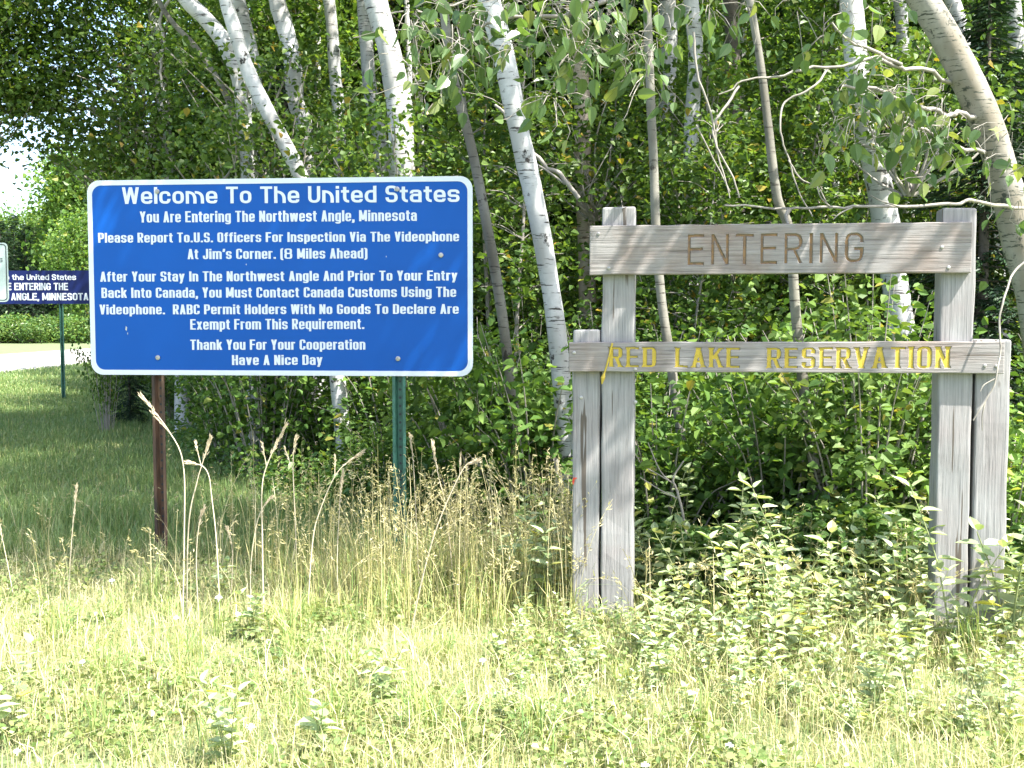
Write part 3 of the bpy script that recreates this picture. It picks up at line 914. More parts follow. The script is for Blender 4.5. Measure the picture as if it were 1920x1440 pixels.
TH = 0.042
xl, ztl = PB.at(*c3(143, 138)); _, zbl = PB.at(*c3(143, 339)); xr, ztr = PB.at(*c3(1710, 122)); _, zbr = PB.at(*c3(1710, 330))
b1 = carved_board('board', xl, xr, ztl, ztr, zbl, zbr, TH, 'wide upper board carved ENTERING', [("ENTERING", 543, 1262, 300, 287, 126, 121)], OCHRE, 0.006, stem=0.054, bar=0.045, w=0.62, r=0.24, gap=0.24, seg=5)
xl, ztl = PB.at(*c3(58, 615)); _, zbl = PB.at(*c3(58, 735)); xr, ztr = PB.at(*c3(1842, 612)); _, zbr = PB.at(*c3(1842, 743))
b2 = carved_board('board', xl, xr, ztl, ztr, zbl, zbr, TH, 'narrow lower board with yellow carved RED LAKE RESERVATION', [("RED LAKE", 222, 757, 716, 720, 82, 82), ("RESERVATION", 868, 1617, 722, 722, 84, 90)], YELLOW, 0.005, stem=0.105, bar=0.055, w=0.66, r=0.16, gap=0.17, space=0.75, serif=0.06)

def post(ua, ub, vtop, vmid, yoff, label, ztop_px=None):
    """a square timber: px edges at vmid, top px, set back yoff"""
    xa, _ = PB.at(ua, vmid); xb, _ = PB.at(ub, vmid)
    _, zt = PB.at((ua + ub) / 2, vtop)
    o = bevel_box('post', (xa, xb, yoff, yoff + 0.15, -0.25, zt), WOODZ, wd, bev=0.014, seg=3, rough=0.006, cuts=26)
    o['label'] = label
    return o
TB = YB + TH + 0.002
p1 = post(1127, 1189, 386, 600, TB, 'tall left timber post')
p2 = post(1071, 1123, 619, 850, TB + 0.004, 'short left timber post')
p3 = post(1767, 1832, 388, 600, TB, 'tall right timber post')
p4 = post(1832, 1897, 637, 850, TB + 0.004, 'short right timber post')
def bolt_on(parent, x, y, yy):
    xx, z = PB.at(*c3(x, y)); mb = MB(); disc(mb, xx, yy, z, 0.008, 0.004, 8); mb.build('bolt', BOLT, parent)
for x, y, pr, yy in ((222, 312, b1, YB), (1612, 308, b1, YB), (1585, 225, b1, YB), (180, 170, b1, YB), (80, 657, b2, YB), (330, 725, b2, YB), (1760, 710, b2, YB), (1808, 712, b2, YB), (105, 843, p2, TB + .003), (330, 862, p1, TB - .001)):
    bolt_on(pr, x, y, yy)
# red paint daub and a run of yellow paint
mb = MB(); x, z = PB.at(1074, 902)
for dx, dz, w_, h_ in ((0, 0, .012, .03), (.008, .006, .02, .01), (-.002, -.012, .012, .03)):
    mb.add([(x + dx - w_ / 2, TB + .001, z + dz), (x + dx, TB + .001, z + dz - h_ / 2), (x + dx + w_ / 2, TB + .001, z + dz + .004), (x + dx, TB + .001, z + dz + h_ / 2)], [(0, 1, 2, 3)])
mb.build('paint_mark', REDP, p2)
mb = MB(); pts = [PB.at(*c3(*q)) for q in ((236, 618), (226, 660), (216, 700), (205, 738))]
tube(mb, [(a, YB - .002, c) for a, c in pts], [.005, .004, .005, .004], 6)
pts = [PB.at(*c3(*q)) for q in ((205, 738), (198, 760), (193, 786))]
tube(mb, [(a, YB - .004, c) for a, c in pts], [.003, .011, .002], 6)
mb.build('paint_run', YELLOW, b2)

# ================================================================== TREES
def crown_mesh(name, ells, ncl, per, L, Wd, mat, sig=(0.32, 0.32, 0.17), up=0.9, hang=0.35, axis=None, twig=0.008, shell=0.55, seed=0):
    """leaf clumps at the ends of limbs, spread through one or more ellipsoids (cx,cy,cz,rx,ry,rz,weight)"""
    global rng
    rng = np.random.default_rng(100 + seed)
    lf, br = MB(), MB()
    wts = np.array([e[6] for e in ells], float); wts /= wts.sum()
    for i in range(ncl):
        e = ells[rng.choice(len(ells), p=wts)]
        d = unit(rng.standard_normal(3)); rr = (shell + (1 - shell) * rng.random()) * rng.random() ** 0.25
        c = np.array(e[:3]) + d * np.array(e[3:6]) * rr
        k = int(per * rng.uniform(0.5, 1.4)); s = rng.uniform(0.7, 1.3)
        pts = c + rng.standard_normal((k, 3)) * np.array(sig) * s
        rand_leaves(lf, pts, L, Wd, up, hang)
        a = np.array(axis(c)) if axis else np.array([e[0] + (c[0] - e[0]) * 0.05, e[1] + (c[1] - e[1]) * 0.05, max(c[2] - 0.6 - 0.5 * rng.random(), e[2] - e[5])])
        mid = (a + c) / 2 + rng.standard_normal(3) * 0.12 + np.array([0, 0, -0.08])
        tube(br, smooth_path([a, mid, c], 3), np.linspace(twig * 2, twig * 0.4, 7), 5)
    return lf.data(name + '_leaves', mat), br.data(name + '_twigs', TWIG, True)

BC = [crown_mesh('birch_crown', [(0, 0, 3.2, 1.9, 1.9, 3.2, 1)], 85, 120, 0.062, 0.046, L_BIRCH, seed=i) for i in range(3)]

def trunk_path(px, Y, wb, wt, ztop):
    pts = [P(u, v, Y) for u, v in px]
    rad = [max(wb + (wt - wb) * i / (len(px) - 1), 2) / 2 / F * Y for i in range(len(px))]
    top, prev = pts[-1], pts[-2]
    d = (top - prev).normalized()
    if top.z < ztop:
        steps = 4; z0 = top.z; r0 = rad[-1]; p = top.copy()
        for k in range(steps):
            d = (d + Vector((0, 0, 0.35))).normalized()
            p = p + d * ((ztop - z0) / steps / max(d.z, 0.3))
            p = p + Vector((random.uniform(-.08, .08), random.uniform(-.05, .05), 0))
            pts.append(p.copy()); rad.append(r0 * (1 - 0.72 * (k + 1) / steps))
    pts[0].z = -0.08
    return pts, rad

def make_tree(name, label, cat, px, Y, wb, wt, bark, ztop=10.0, crown=None, cscale=1.0, cz=None, limbs=(), group=None, yoff=None):
    pts, rad = trunk_path(px, Y, wb, wt, ztop)
    base = pts[0].copy()
    t = empty(name, base, 0, label, cat, group)
    sp = smooth_path([p - base for p in pts], 6)
    rr = np.interp(np.linspace(0, len(pts) - 1, len(sp)), range(len(pts)), rad)
    rr[0] *= 1.35; rr[1] *= 1.15
    for i in range(len(sp)):
        q = Vector(sp[i]) * 1.4 + base
        sp[i] += np.array(mnoise.noise_vector(q)) * 0.022
        rr[i] *= 1 + 0.10 * mnoise.noise(q * 2)
    mb = MB(); tube(mb, sp, rr, 12, wob=0.015)
    mb.build('trunk', bark, t, True)
    for (lp, w0, w1, mat) in limbs:
        q = [P(*a) - base if len(a) == 3 else P(a[0], a[1], Y) - base for a in lp]
        s = smooth_path(q, 5); mb = MB()
        s[2:] += np.array([mnoise.noise_vector(Vector(a) * 5 + base) * 1.4 + mnoise.noise_vector(Vector(a) * 17 + base) * .7 for a in s[2:]]) * min(0.05, 1.6 * w0 / 2 / F * Y)
        tube(mb, s, np.linspace(w0, w1, len(s)) / 2 / F * Y, 7, wob=0.04)
        mb.build('branch', mat, t, True)
    if crown is not None:
        i = int(np.argmin(np.abs(np.array([p.z for p in pts]) - (cz or 4.2))))
        at = pts[i] - base
        lm, tm = crown
        c = link('crown', lm, t, at); c.scale = (cscale,) * 3; c.rotation_euler = (0, 0, random.uniform(0, 6.28))
        w_ = link('twigs', tm, c)
    return t

TREES = [
 ('birch_tree', 'slender white birch leaning left behind the top edge of the blue sign', [(655, 916), (604, 480), (563, 330), (502, 212), (462, 130), (432, 40), (415, -30)], 9.5, 31, 24, BIRCH, 10, None),
 ('birch_tree', 'grey-white birch bent hard left behind the slender leaning birch', [(480, 886), (476, 500), (458, 200), (425, 92), (385, 35), (340, -20)], 10.5, 33, 29, BIRCH, 9, 1),
 ('birch_tree', 'upright birch half hidden just right of where the leaning birches cross', [(520, 850), (500, 400), (478, 150), (447, 0), (440, -30)], 12, 30, 28, BIRCH, 10, None),
 ('birch_tree', 'birch with a swollen dark fork above the word To on the blue sign', [(600, 873), (577, 300), (556, 190), (545, 100), (520, 0), (512, -40)], 11, 34, 30, BIRCH, 10, 0),
 ('birch_tree', 'narrow straight birch above the word The on the blue sign', [(642, 831), (637, 300), (630, 150), (615, -20)], 13, 25, 21, BIRCH, 11, None),
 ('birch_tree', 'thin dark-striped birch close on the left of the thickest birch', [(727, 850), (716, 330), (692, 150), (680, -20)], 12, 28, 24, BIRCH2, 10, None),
 ('birch_tree', 'thickest upright white birch behind the right end of the blue sign', [(772, 900), (757, 330), (738, 150), (705, 0), (698, -40)], 10, 50, 40, BIRCH, 11, 0),
 ('birch_tree', 'very thin pale birch stem far back between the straight birches', [(604, 814), (598, 250), (594, 90), (600, -20)], 14, 14, 10, BIRCH, 9, None),
 ('birch_tree', 'very thin pale birch stem just right of the thickest birch', [(776, 814), (771, 300), (762, 0), (760, -20)], 14, 12, 9, BIRCH, 9, None),
 ('aspen_tree', 'thin grey-barked aspen standing between the blue sign and the leaning white birch', [(994, 1017), (984, 900), (960, 750), (935, 550), (905, 400), (878, 260), (845, 130), (825, -10)], 7.2, 22, 17, ASPEN, 8, None),
 ('birch_tree', 'bright white birch leaning between the two signs, foot behind the timber posts', [(1076, 1029), (1060, 820), (1043, 640), (1025, 500), (1000, 370), (975, 250), (948, 120), (925, 30), (912, -40)], 7.0, 34, 42, BIRCH, 9, 1),
 ('aspen_tree', 'pinkish brown flaking trunk above the left timber post', [(1112, 873), (1100, 480), (1092, 300), (1086, 120), (1080, -20)], 11, 34, 30, PINK, 10, 2),
 ('aspen_tree', 'slim pale stem rising beside the tall left timber post', [(1297, 1035), (1282, 850), (1262, 700), (1240, 540), (1226, 300), (1215, 100), (1212, -20)], 6.9, 20, 15, ASPEN, 8, None),
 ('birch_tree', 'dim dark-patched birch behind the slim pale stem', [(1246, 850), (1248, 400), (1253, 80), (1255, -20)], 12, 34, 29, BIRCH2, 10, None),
 ('birch_tree', 'sunlit upright birch above the start of the word ENTERING', [(1302, 886), (1294, 450), (1297, 250), (1303, 100), (1292, -20)], 10.5, 30, 26, BIRCH, 10, 1),
 ('spruce_trunk_tree', 'dark grey rough trunk far back above the middle of the upper board', [(1386, 830), (1380, 300), (1371, 50), (1368, -20)], 13, 30, 26, DARKB, 9, None),
 ('aspen_tree', 'crooked thin sapling trunk seen through the gap under the upper board', [(1556, 1090), (1538, 960), (1512, 780), (1496, 620), (1484, 440), (1460, 370), (1441, 235), (1428, 140), (1408, 0), (1402, -30)], 6.1, 22, 13, ASPEN, 6, None),
 ('birch_tree', 'stout white birch leaning behind the right end of the upper board', [(1724, 933), (1692, 640), (1660, 410), (1640, 315), (1614, 210), (1602, 70), (1592, -30)], 9, 52, 40, BIRCH, 10, 2),
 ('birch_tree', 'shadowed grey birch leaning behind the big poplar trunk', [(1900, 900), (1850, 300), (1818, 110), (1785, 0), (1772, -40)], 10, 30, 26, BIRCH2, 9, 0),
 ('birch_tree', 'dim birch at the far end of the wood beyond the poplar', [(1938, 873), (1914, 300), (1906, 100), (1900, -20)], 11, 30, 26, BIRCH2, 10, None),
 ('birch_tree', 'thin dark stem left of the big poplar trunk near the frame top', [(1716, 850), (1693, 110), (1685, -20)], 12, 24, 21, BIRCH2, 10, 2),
 ('aspen_tree', 'slim olive stem curving through the leaves above the word Welcome', [(474, 873), (458, 330), (436, 218), (410, 155), (366, 90), (322, 40), (290, -20)], 11, 13, 9, ASPEN, 8, None),
]
for (nm, lab, px, Y, wb, wt, bark, zt, cv) in TREES:
    make_tree(nm.replace('spruce_trunk_tree', 'spruce_tree'), lab, 'tree', px, Y, wb, wt, bark, zt, BC[cv] if cv is not None else None, 0.85, cz=4.6 if Y < 9 else 5.0)

LB = [crown_mesh('low_bough', [(0.1, -0.6, 0.0, 1.15, 0.5, 0.8, 1)], 17, 75, 0.058, 0.045, L_SAP, sig=(0.26, 0.2, 0.11), seed=40 + i) for i in range(3)]
nb = 0
for o in [o for o in COL.objects if o.get('category') == 'tree']:
    if any(k in o['label'] for k in ('hard left behind', 'swollen dark fork', 'narrow straight birch', 'thickest upright', 'dim dark-patched', 'sunlit upright birch', 'stout white birch', 'pinkish brown', 'slim olive')):
        tr = [c for c in o.children if c.name.startswith('trunk')][0]
        vs = [v.co for v in tr.data.vertices]
        zt = 2.9 + 0.45 * (nb % 3)
        q = min(vs, key=lambda v: abs(v.z - zt))
        b_ = link('bough', LB[nb % 3][0], o, (q.x, q.y, zt)); b_.rotation_euler = (0, 0, (-0.5, 0.0, 0.6)[nb % 3]); link('twigs', LB[nb % 3][1], b_)
        nb += 1

# the overhanging birch at the wood's corner
ov = crown_mesh('overhang_crown', [(-2.7, -0.6, 5.1, 2.0, 1.6, 1.6, 3.0), (-0.5, 0, 4.6, 2.0, 1.6, 2.0, 1.8), (1.3, 0, 4.3, 1.4, 1.4, 1.9, 1.2), (-1.2, -0.4, 7.0, 2.2, 1.8, 1.4, 0.9)], 330, 165, 0.064, 0.052, L_BIRCH, sig=(0.30, 0.30, 0.13), seed=9)
t = make_tree('birch_tree', 'full leafy birch overhanging the lawn above the left end of the blue sign', 'tree', [(345, 814), (330, 480), (312, 250), (292, 80), (285, -30)], 14, 26, 20, BIRCH, 9,
              limbs=[([(318, 300), (232, 226), (170, 208), (90, 203), (0, 212), (-60, 225)], 15, 7, BIRCH), ([(440, 300), (400, 255), (360, 215)], 8, 4, DEAD), ([(330, 330), (308, 172), (303, 100), (318, 20)], 6, 4, DEAD)])
c = link('crown', ov[0], t, (0, 0, 0)); link('twigs', ov[1], c)

# the big leaning poplar: crown above the frame shades the signs
SX, SY = P(1985, 1108, 5.9).x, 5.9
pc = crown_mesh('poplar_crown', [(-1.85, -1.4, 7.0, 1.8, 0.95, 1.0, 4.2), (-2.3, -0.2, 7.6, 2.0, 1.9, 1.4, 1.2), (-3.6, 0.5, 7.9, 1.7, 1.7, 1.5, 0.6), (-1.0, 0.4, 6.0, 1.2, 1.2, 1.0, 0.8)], 175, 75, 0.088, 0.066, L_POP, sig=(0.36, 0.36, 0.26), hang=0.8, up=0.6, seed=21)
pop = make_tree('poplar_tree', 'big sunlit poplar trunk leaning over the right end of the timber sign', 'tree', [(1985, 1108), (1945, 650), (1906, 440), (1880, 330), (1848, 225), (1790, 105), (1722, -10), (1655, -120)], 5.9, 62, 50, POPLAR, 8.5,
    limbs=[([(1825, 180, 5.95), (1775, 150, 5.88), (1700, 122, 5.66), (1640, 113, 5.5), (1560, 124, 5.45), (1470, 138, 5.4), (1400, 152, 5.4), (1345, 182, 5.4)], 9, 2.5, DEAD),
           ([(1555, 126, 5.45), (1520, 165, 5.4), (1470, 190, 5.4), (1462, 235, 5.35), (1478, 300, 5.35), (1500, 360, 5.35), (1525, 405, 5.35)], 4.5, 2, TWIG), ([(1478, 300, 5.35), (1502, 335, 5.35), (1535, 350, 5.35), (1556, 392, 5.35)], 3, 2, TWIG),
           ([(1385, 162, 5.4), (1348, 215, 5.35), (1336, 250, 5.3), (1362, 310, 5.3), (1384, 372, 5.3)], 5, 2.5, TWIG), ([(1300, 60, 5.3), (1312, 150, 5.3), (1340, 250, 5.3), (1352, 320, 5.3), (1368, 372, 5.3)], 4.5, 2, TWIG), ([(1305, 235, 5.3), (1330, 280, 5.3), (1352, 330, 5.3), (1368, 360, 5.3)], 3, 2, TWIG),
           ([(1690, 121, 5.6), (1620, 90, 5.5), (1585, 70, 5.45), (1560, 40, 5.4)], 7, 3, DEAD),
           ([(1858, 245, 5.95), (1805, 218, 5.8), (1770, 208, 5.6), (1720, 200, 5.3), (1640, 175, 5.1), (1580, 160, 5.0)], 11, 4, TWIG),
           ([(1872, 295, 5.95), (1825, 285, 5.8), (1780, 268, 5.55), (1740, 250, 5.3), (1690, 225, 5.2)], 9, 4, TWIG),
           ([(1700, -40, 5.85), (1560, -70, 5.2), (1400, -50, 4.9), (1250, -20, 4.8), (1120, 10, 4.75), (1000, 30, 4.7), (900, 50, 4.7)], 14, 4, TWIG),
           ([(1250, -20, 4.8), (1150, -40, 4.7), (960, -30, 4.6), (830, 10, 4.6)], 8, 3, TWIG)])
pb = pop.location.copy()
c = link('crown', pc[0], pop, (0, 0, 0)); link('twigs', pc[1], c)
pd = crown_mesh('poplar_bough', [(-0.6, -1.82, 4.45, 1.45, 0.2, 0.45, 1)], 27, 20, 0.088, 0.066, L_POP, sig=(0.15, 0.09, 0.12), hang=0.8, up=0.6, seed=23)
c = link('crown', pd[0], pop, (0, 0, 0)); link('twigs', pd[1], c)
# sprays of big heart-shaped leaves hanging into view
rng = np.random.default_rng(77)
def spray(segs, per, L, Wd, spread, parent, mul=1.0, name='foliage'):
    for (u, v, Y, k) in segs:
        lf = MB()
        p = np.array(P(u, v, Y) - pb)
        k = int(k * mul)
        for j in range(k):
            off = rng.standard_normal(3) * np.array([spread, spread, spread * 0.75])
            tip = p + off + np.array([0, 0, -0.06])
            ax = rng.standard_normal(3) * 0.5 + np.array([0, 0, -0.9])
            nr = rng.standard_normal(3) * 0.7 + np.array([0.15, -0.5, 0.5])
            s = rng.uniform(0.7, 1.25)
            leaves(lf, tip[None], ax[None], nr[None], L * s, Wd * s, fold=0.15, droop=0.2, shape='fine')
            a = tip - unit(ax) * 0.035
            tube(lf, [p + off * 0.25, (p + off * 0.25 + a) / 2 + np.array([0, 0, 0.015]), a, tip], [0.0022, 0.0018, 0.0012, 0.001], 4, 1)
        lf.build(name, [L_POP, TWIG], parent)
spray([(1600, 150, 5.1, 9), (1650, 180, 5.15, 12), (1700, 200, 5.2, 12), (1740, 235, 5.25, 10), (1780, 215, 5.3, 9), (1690, 250, 5.2, 8), (1600, 215, 5.0, 7), (1560, 240, 5.0, 5), (1640, 120, 5.1, 5), (1810, 250, 5.3, 6),
       (1750, 330, 5.2, 4), (1880, 330, 5.0, 7), (1900, 290, 5.0, 5), (1760, 270, 5.25, 6), (1590, 20, 5.0, 8), (1640, 10, 5.0, 6), (1570, 60, 5.0, 3), (1660, 210, 5.1, 9), (1720, 230, 5.15, 9), (1620, 180, 5.05, 7), (1770, 180, 5.25, 7), (1690, 160, 5.15, 8), (1900, 240, 5.1, 6), (1850, 300, 5.15, 5), (1910, 370, 5.0, 5)], 1, 0.086, 0.056, 0.085, pop)
spray([(1000, 30, 4.7, 12), (1060, 50, 4.7, 14), (1120, 40, 4.75, 14), (1180, 60, 4.75, 12), (1230, 80, 4.8, 9), (1080, 120, 4.75, 11), (1040, 180, 4.7, 8), (1130, 10, 4.7, 12), (900, 20, 4.7, 12), (850, 40, 4.65, 12), (800, 60, 4.65, 9),
       (840, 110, 4.6, 9), (770, 20, 4.6, 8), (960, 0, 4.6, 10), (1030, 0, 4.6, 10), (1250, 20, 4.8, 8), (1330, 10, 4.8, 8), (1400, 0, 4.85, 6), (740, 100, 4.6, 4), (830, 160, 4.6, 5), (1210, 140, 4.8, 5), (1490, 0, 4.9, 4), (880, 75, 4.65, 9), (1090, 85, 4.7, 9), (1160, 110, 4.75, 8), (1000, 90, 4.7, 7)], 1, 0.074, 0.047, 0.10, pop, 1.45)

# ------------------------------------------------------------------ deep wood, spruces, saplings, shrubs
def forest_spots(k, ymin, ymax, inset, xmax_k=0.62, seed=1, mind=0.8, cond=None):
    r = random.Random(seed); out = []
    tries = 0
    while len(out) < k and tries < 20000:
        tries += 1
        y = ymin + (ymax - ymin) * r.random() ** 0.9
        x = r.uniform(edge_x(y) + inset, xmax_k * y + 0.5)
        if x < -0.36 * y + inset * 0.3: continue
        if cond and not cond(x, y): continue
        if all((x - a) ** 2 + (y - b_) ** 2 > mind ** 2 for a, b_ in out):
            out.append((x, y))
    return out

def straight_tree(name, label, cat, h, r, bark, crown, seed):
    rr = random.Random(seed)
    t = empty(name, (0, 0, 0), 0, label, cat)
    pts = [(0, 0, -0.1)]; x = y = 0
    for k in range(1, 9):
        x += rr.uniform(-.10, .12); y += rr.uniform(-.1, .1); pts.append((x, y, h * k / 8))
    s = smooth_path(pts, 4); mb = MB(); tube(mb, s, np.linspace(r, r * .25, len(s)), 9, wob=0.02); mb.build('trunk', bark, t, True)
    c = link('crown', crown[0], t, (x * .4, y * .4, 0)); link('twigs', crown[1], c)
    return t

DC = [crown_mesh('wood_crown', [(0, 0, 4.8, 1.7, 1.7, 3.6, 1), (0, 0, 8.3, 1.9, 1.9, 2.2, 0.5)], 95, 95, 0.085, 0.065, L_BIRCH, sig=(0.42, 0.42, 0.28), seed=30 + i) for i in range(3)]
deep_label = 'leafy birch deep in the wood behind the nearer trunks'
protos = [straight_tree('birch_tree', deep_label, 'tree', 10.5, (0.10, 0.075, 0.085)[i], (BIRCH2, BIRCH, ASPEN)[i], DC[i], i) for i in range(3)]
for i, (x, y) in enumerate(forest_spots(46, 13.5, 25, 0.6, seed=3, mind=1.25)):
    o = protos[i] if i < 3 else copy_tree(protos[i % 3])
    o.location = (x, y, 0); o.rotation_euler = (0, 0, random.uniform(0, 6.28)); s = random.uniform(.8, 1.15); o.scale = (s, s, s)
    tag(o, deep_label, 'tree', 'birches deep in the wood')

def spruce_mesh(seed, h, rad, k=70):
    global rng
    rng = np.random.default_rng(seed); lf, br = MB(), MB()
    for i in range(k):
        z = h * (0.06 + 0.92 * (i / k) ** 1.1); R = rad * (1 - z / h) ** 0.85 * rng.uniform(.75, 1.1) + 0.12
        for q in range(5):
            a = rng.uniform(0, 6.28); d = np.array([math.cos(a), math.sin(a), 0]); tipz = z - 0.28 * R
            tube(br, [(0, 0, z), tuple(d * R * .5 + np.array([0, 0, z - .04 * R])), tuple(d * R + np.array([0, 0, tipz]))], [.012, .008, .003], 4)
            nn = int(14 + 34 * R)
            t = rng.random(nn) ** 0.7
            p = d * (R * t)[:, None] + np.array([0, 0, 1.0]) * (z - 0.28 * R * t ** 2)[:, None]
            p = p + rng.standard_normal((nn, 3)) * np.array([.05, .05, .03])
            side = np.cross(d, [0, 0, 1.0]); sg = rng.choice([-1, 1], nn)[:, None]
            ax = d * 0.8 + side * sg * rng.uniform(.3, 1.1, (nn, 1)) + np.array([0, 0, -.25])
            leaves(lf, p, ax, rng.standard_normal((nn, 3)) * .3 + np.array([0, 0, 1.0]), rng.uniform(.10, .2, nn), .045, fold=0.3, shape='x')
    return lf.data('spruce_needles', L_SPR), br.data('spruce_limbs', DARKB, True)
SPM = [spruce_mesh(51, 10, 1.9), spruce_mesh(52, 12, 2.1)]
def make_spruce(i):
    t = empty('spruce_tree', (0, 0, 0), 0, 'x', 'tree')
    mb = MB(); tube(mb, [(0, 0, -.1), (0, 0, 5), (0, 0, 10 + 2 * i - .3)], [.14, .09, .02], 9); mb.build('trunk', DARKB, t, True)
    c = link('crown', SPM[i][0], t); link('branches', SPM[i][1], c)
    return t
sp0 = [make_spruce(0), make_spruce(1)]
spots = forest_spots(26, 16, 28, 1.6, seed=8, mind=1.7)
for i, (x, y) in enumerate(spots):
    o = sp0[i] if i < 2 else copy_tree(sp0[i % 2])
    o.location = (x, y, 0); o.rotation_euler = (0, 0, random.uniform(0, 6.28))
    tag(o, 'dark spruce filling the shade at the back of the wood', 'tree', 'spruces at the back of the wood')
for x, y, s, lab in ((P(540, 600, 11.6).x, 11.6, .44, 'small dark spruce tucked among the birches behind the top edge of the blue sign'), (P(240, 600, 15.3).x, 15.3, 0.16, 'low dark spruce bush at the foot of the wood beside the lawn'), (P(1860, 600, 9).x, 9.2, .45, 'dark young spruce behind the big leaning poplar trunk')):
    o = copy_tree(sp0[0]); o.location = (x, y, 0); o.scale = (s * 1.1, s * 1.1, s)
    tag(o, lab, 'tree'); 
    if 'group' in o: del o['group']

def sapling_mesh(seed, h, rad, ncl, per, L, Wd, mat, zmin=0.12):
    global rng
    rng = np.random.default_rng(seed); lf, br = MB(), MB()
    pts = [(0, 0, -0.05)]; x = y = 0
    for k in range(1, 7):
        x += rng.normal(0, .06 * h / 4); y += rng.normal(0, .06 * h / 4); pts.append((x, y, h * k / 6))
    s = smooth_path(pts, 3); stem = MB(); tube(stem, s, np.linspace(.016 * h / 3, .004, len(s)), 6, wob=.03)
    for i in range(ncl):
        z = h * (zmin + (1 - zmin) * rng.random()); j = min(int(z / h * 18), 18); a = rng.uniform(0, 6.28)
        R = rad * (1.05 - 0.75 * (z / h) ** 1.5) * rng.uniform(.35, 1.1)
        c = s[j] + np.array([math.cos(a) * R, math.sin(a) * R, 0.2 * R + .05])
        q = smooth_path([s[j], (s[j] + c) / 2 + np.array([0, 0, .06]), c], 3)
        tube(br, q, np.linspace(.006, .002, len(q)), 4)
        k = int(per * rng.uniform(.6, 1.3)); t = rng.uniform(.35, 1.1, k)
        p = s[j] + (c - s[j]) * t[:, None] + rng.standard_normal((k, 3)) * np.array([.13, .13, .08])
        rand_leaves(lf, p, L, Wd, 1.0, .25)
    return stem.data('sapling_stem', TWIG, True), lf.data('sapling_leaves', mat), br.data('sapling_twigs', TWIG, True)
def make_sapling(i, nm, data):
    t = empty(nm, (0, 0, 0), 0, 'x', 'sapling')
    link('trunk', data[0], t); c = link('crown', data[1], t); link('twigs', data[2], c)
    return t
SAPS = [make_sapling(i, 'birch_sapling', sapling_mesh(60 + i, (4.2, 3.4, 5.2, 2.8)[i], (0.85, 0.8, 1.0, 0.75)[i], (52, 44, 62, 40)[i], 42, 0.068, 0.05, L_SAP)) for i in range(4)]
sap_label = 'slim leafy sapling filling the shade between the trunks'
for i, (x, y) in enumerate(forest_spots(80, 8.6, 16, 0.5, seed=14, mind=0.62, cond=lambda x, y: y > (12.3 if x < -0.4 else 9.0))):
    o = SAPS[i] if i < 4 else copy_tree(SAPS[i % 4])
    o.location = (x, y, gh(x, y)); o.rotation_euler = (0, 0, random.uniform(0, 6.28)); s = random.uniform(.75, 1.2); o.scale = (s, s, s)
    tag(o, sap_label, 'sapling', 'saplings between the trunks')

def shrub_mesh(seed, h, rad, nst, per, L, Wd):
    global rng
    rng = np.random.default_rng(seed); lf, br = MB(), MB()
    for i in range(nst):
        a = rng.uniform(0, 6.28); R = rad * rng.uniform(.2, 1); hh = h * rng.uniform(.55, 1.05) * (1 - .25 * (R / rad) ** 2)
        b0 = np.array([math.cos(a), math.sin(a), 0]) * R * .2; tp = np.array([math.cos(a) * R, math.sin(a) * R, hh])
        q = smooth_path([b0 + [0, 0, -.04], b0 * .5 + tp * .5 + np.array([0, 0, .12 * h]) , tp], 5)
        tube(br, q, np.linspace(.008, .002, len(q)), 5)
        k = int(per * rng.uniform(.7, 1.3)); idx = rng.uniform(.2, 1, k) * (len(q) - 1); lo = idx.astype(int).clip(0, len(q) - 2); fr = (idx - lo)[:, None]
        p = q[lo] * (1 - fr) + q[lo + 1] * fr + rng.standard_normal((k, 3)) * np.array([.10, .10, .06])
        rand_leaves(lf, p, L, Wd, 1.0, .2)
    return lf.data('shrub_leaves', L_SHRUB), br.data('shrub_stems', TWIG, True)
SHM = [shrub_mesh(80 + i, (1.5, 1.15, 0.85, 1.9)[i], (.75, .7, .6, .8)[i], (26, 22, 18, 30)[i], 62, (.062, .056, .066, .06)[i], (.046, .040, .044, .045)[i]) for i in range(4)]
def make_shrub(i, label, group=None):
    t = empty('hazel_shrub', (0, 0, 0), 0, label, 'shrub', group)
    f = link('foliage', SHM[i][0], t); link('stems', SHM[i][1], t)
    return t
SH = [make_shrub(i, 'x') for i in range(4)]
sh_label = 'broad-leaved green shrub in the undergrowth along the edge of the wood'
sp = []
r_ = random.Random(31)
while len(sp) < 95:
    y = 5.9 + 7.5 * r_.random() ** 1.5; x = r_.uniform(edge_x(y) + .1, 0.56 * y + .3)
    if x > 0.3 and y < 6.4: continue
    if all((x - a) ** 2 + (y - b_) ** 2 > .42 ** 2 for a, b_ in sp): sp.append((x, y))
for k in range(14):
    y = 10 + 8.5 * k / 13; sp.append((edge_x(y) + r_.uniform(.1, .9), y))
for i, (x, y) in enumerate(sp):
    o = SH[i] if i < 4 else copy_tree(SH[i % 4])
    o.location = (x, y, gh(x, y)); o.rotation_euler = (0, 0, random.uniform(0, 6.28)); s = random.uniform(.7, 1.15); o.scale = (s, s, s * random.uniform(.85, 1.15))
    tag(o, sh_label, 'shrub', 'shrubs along the edge of the wood')
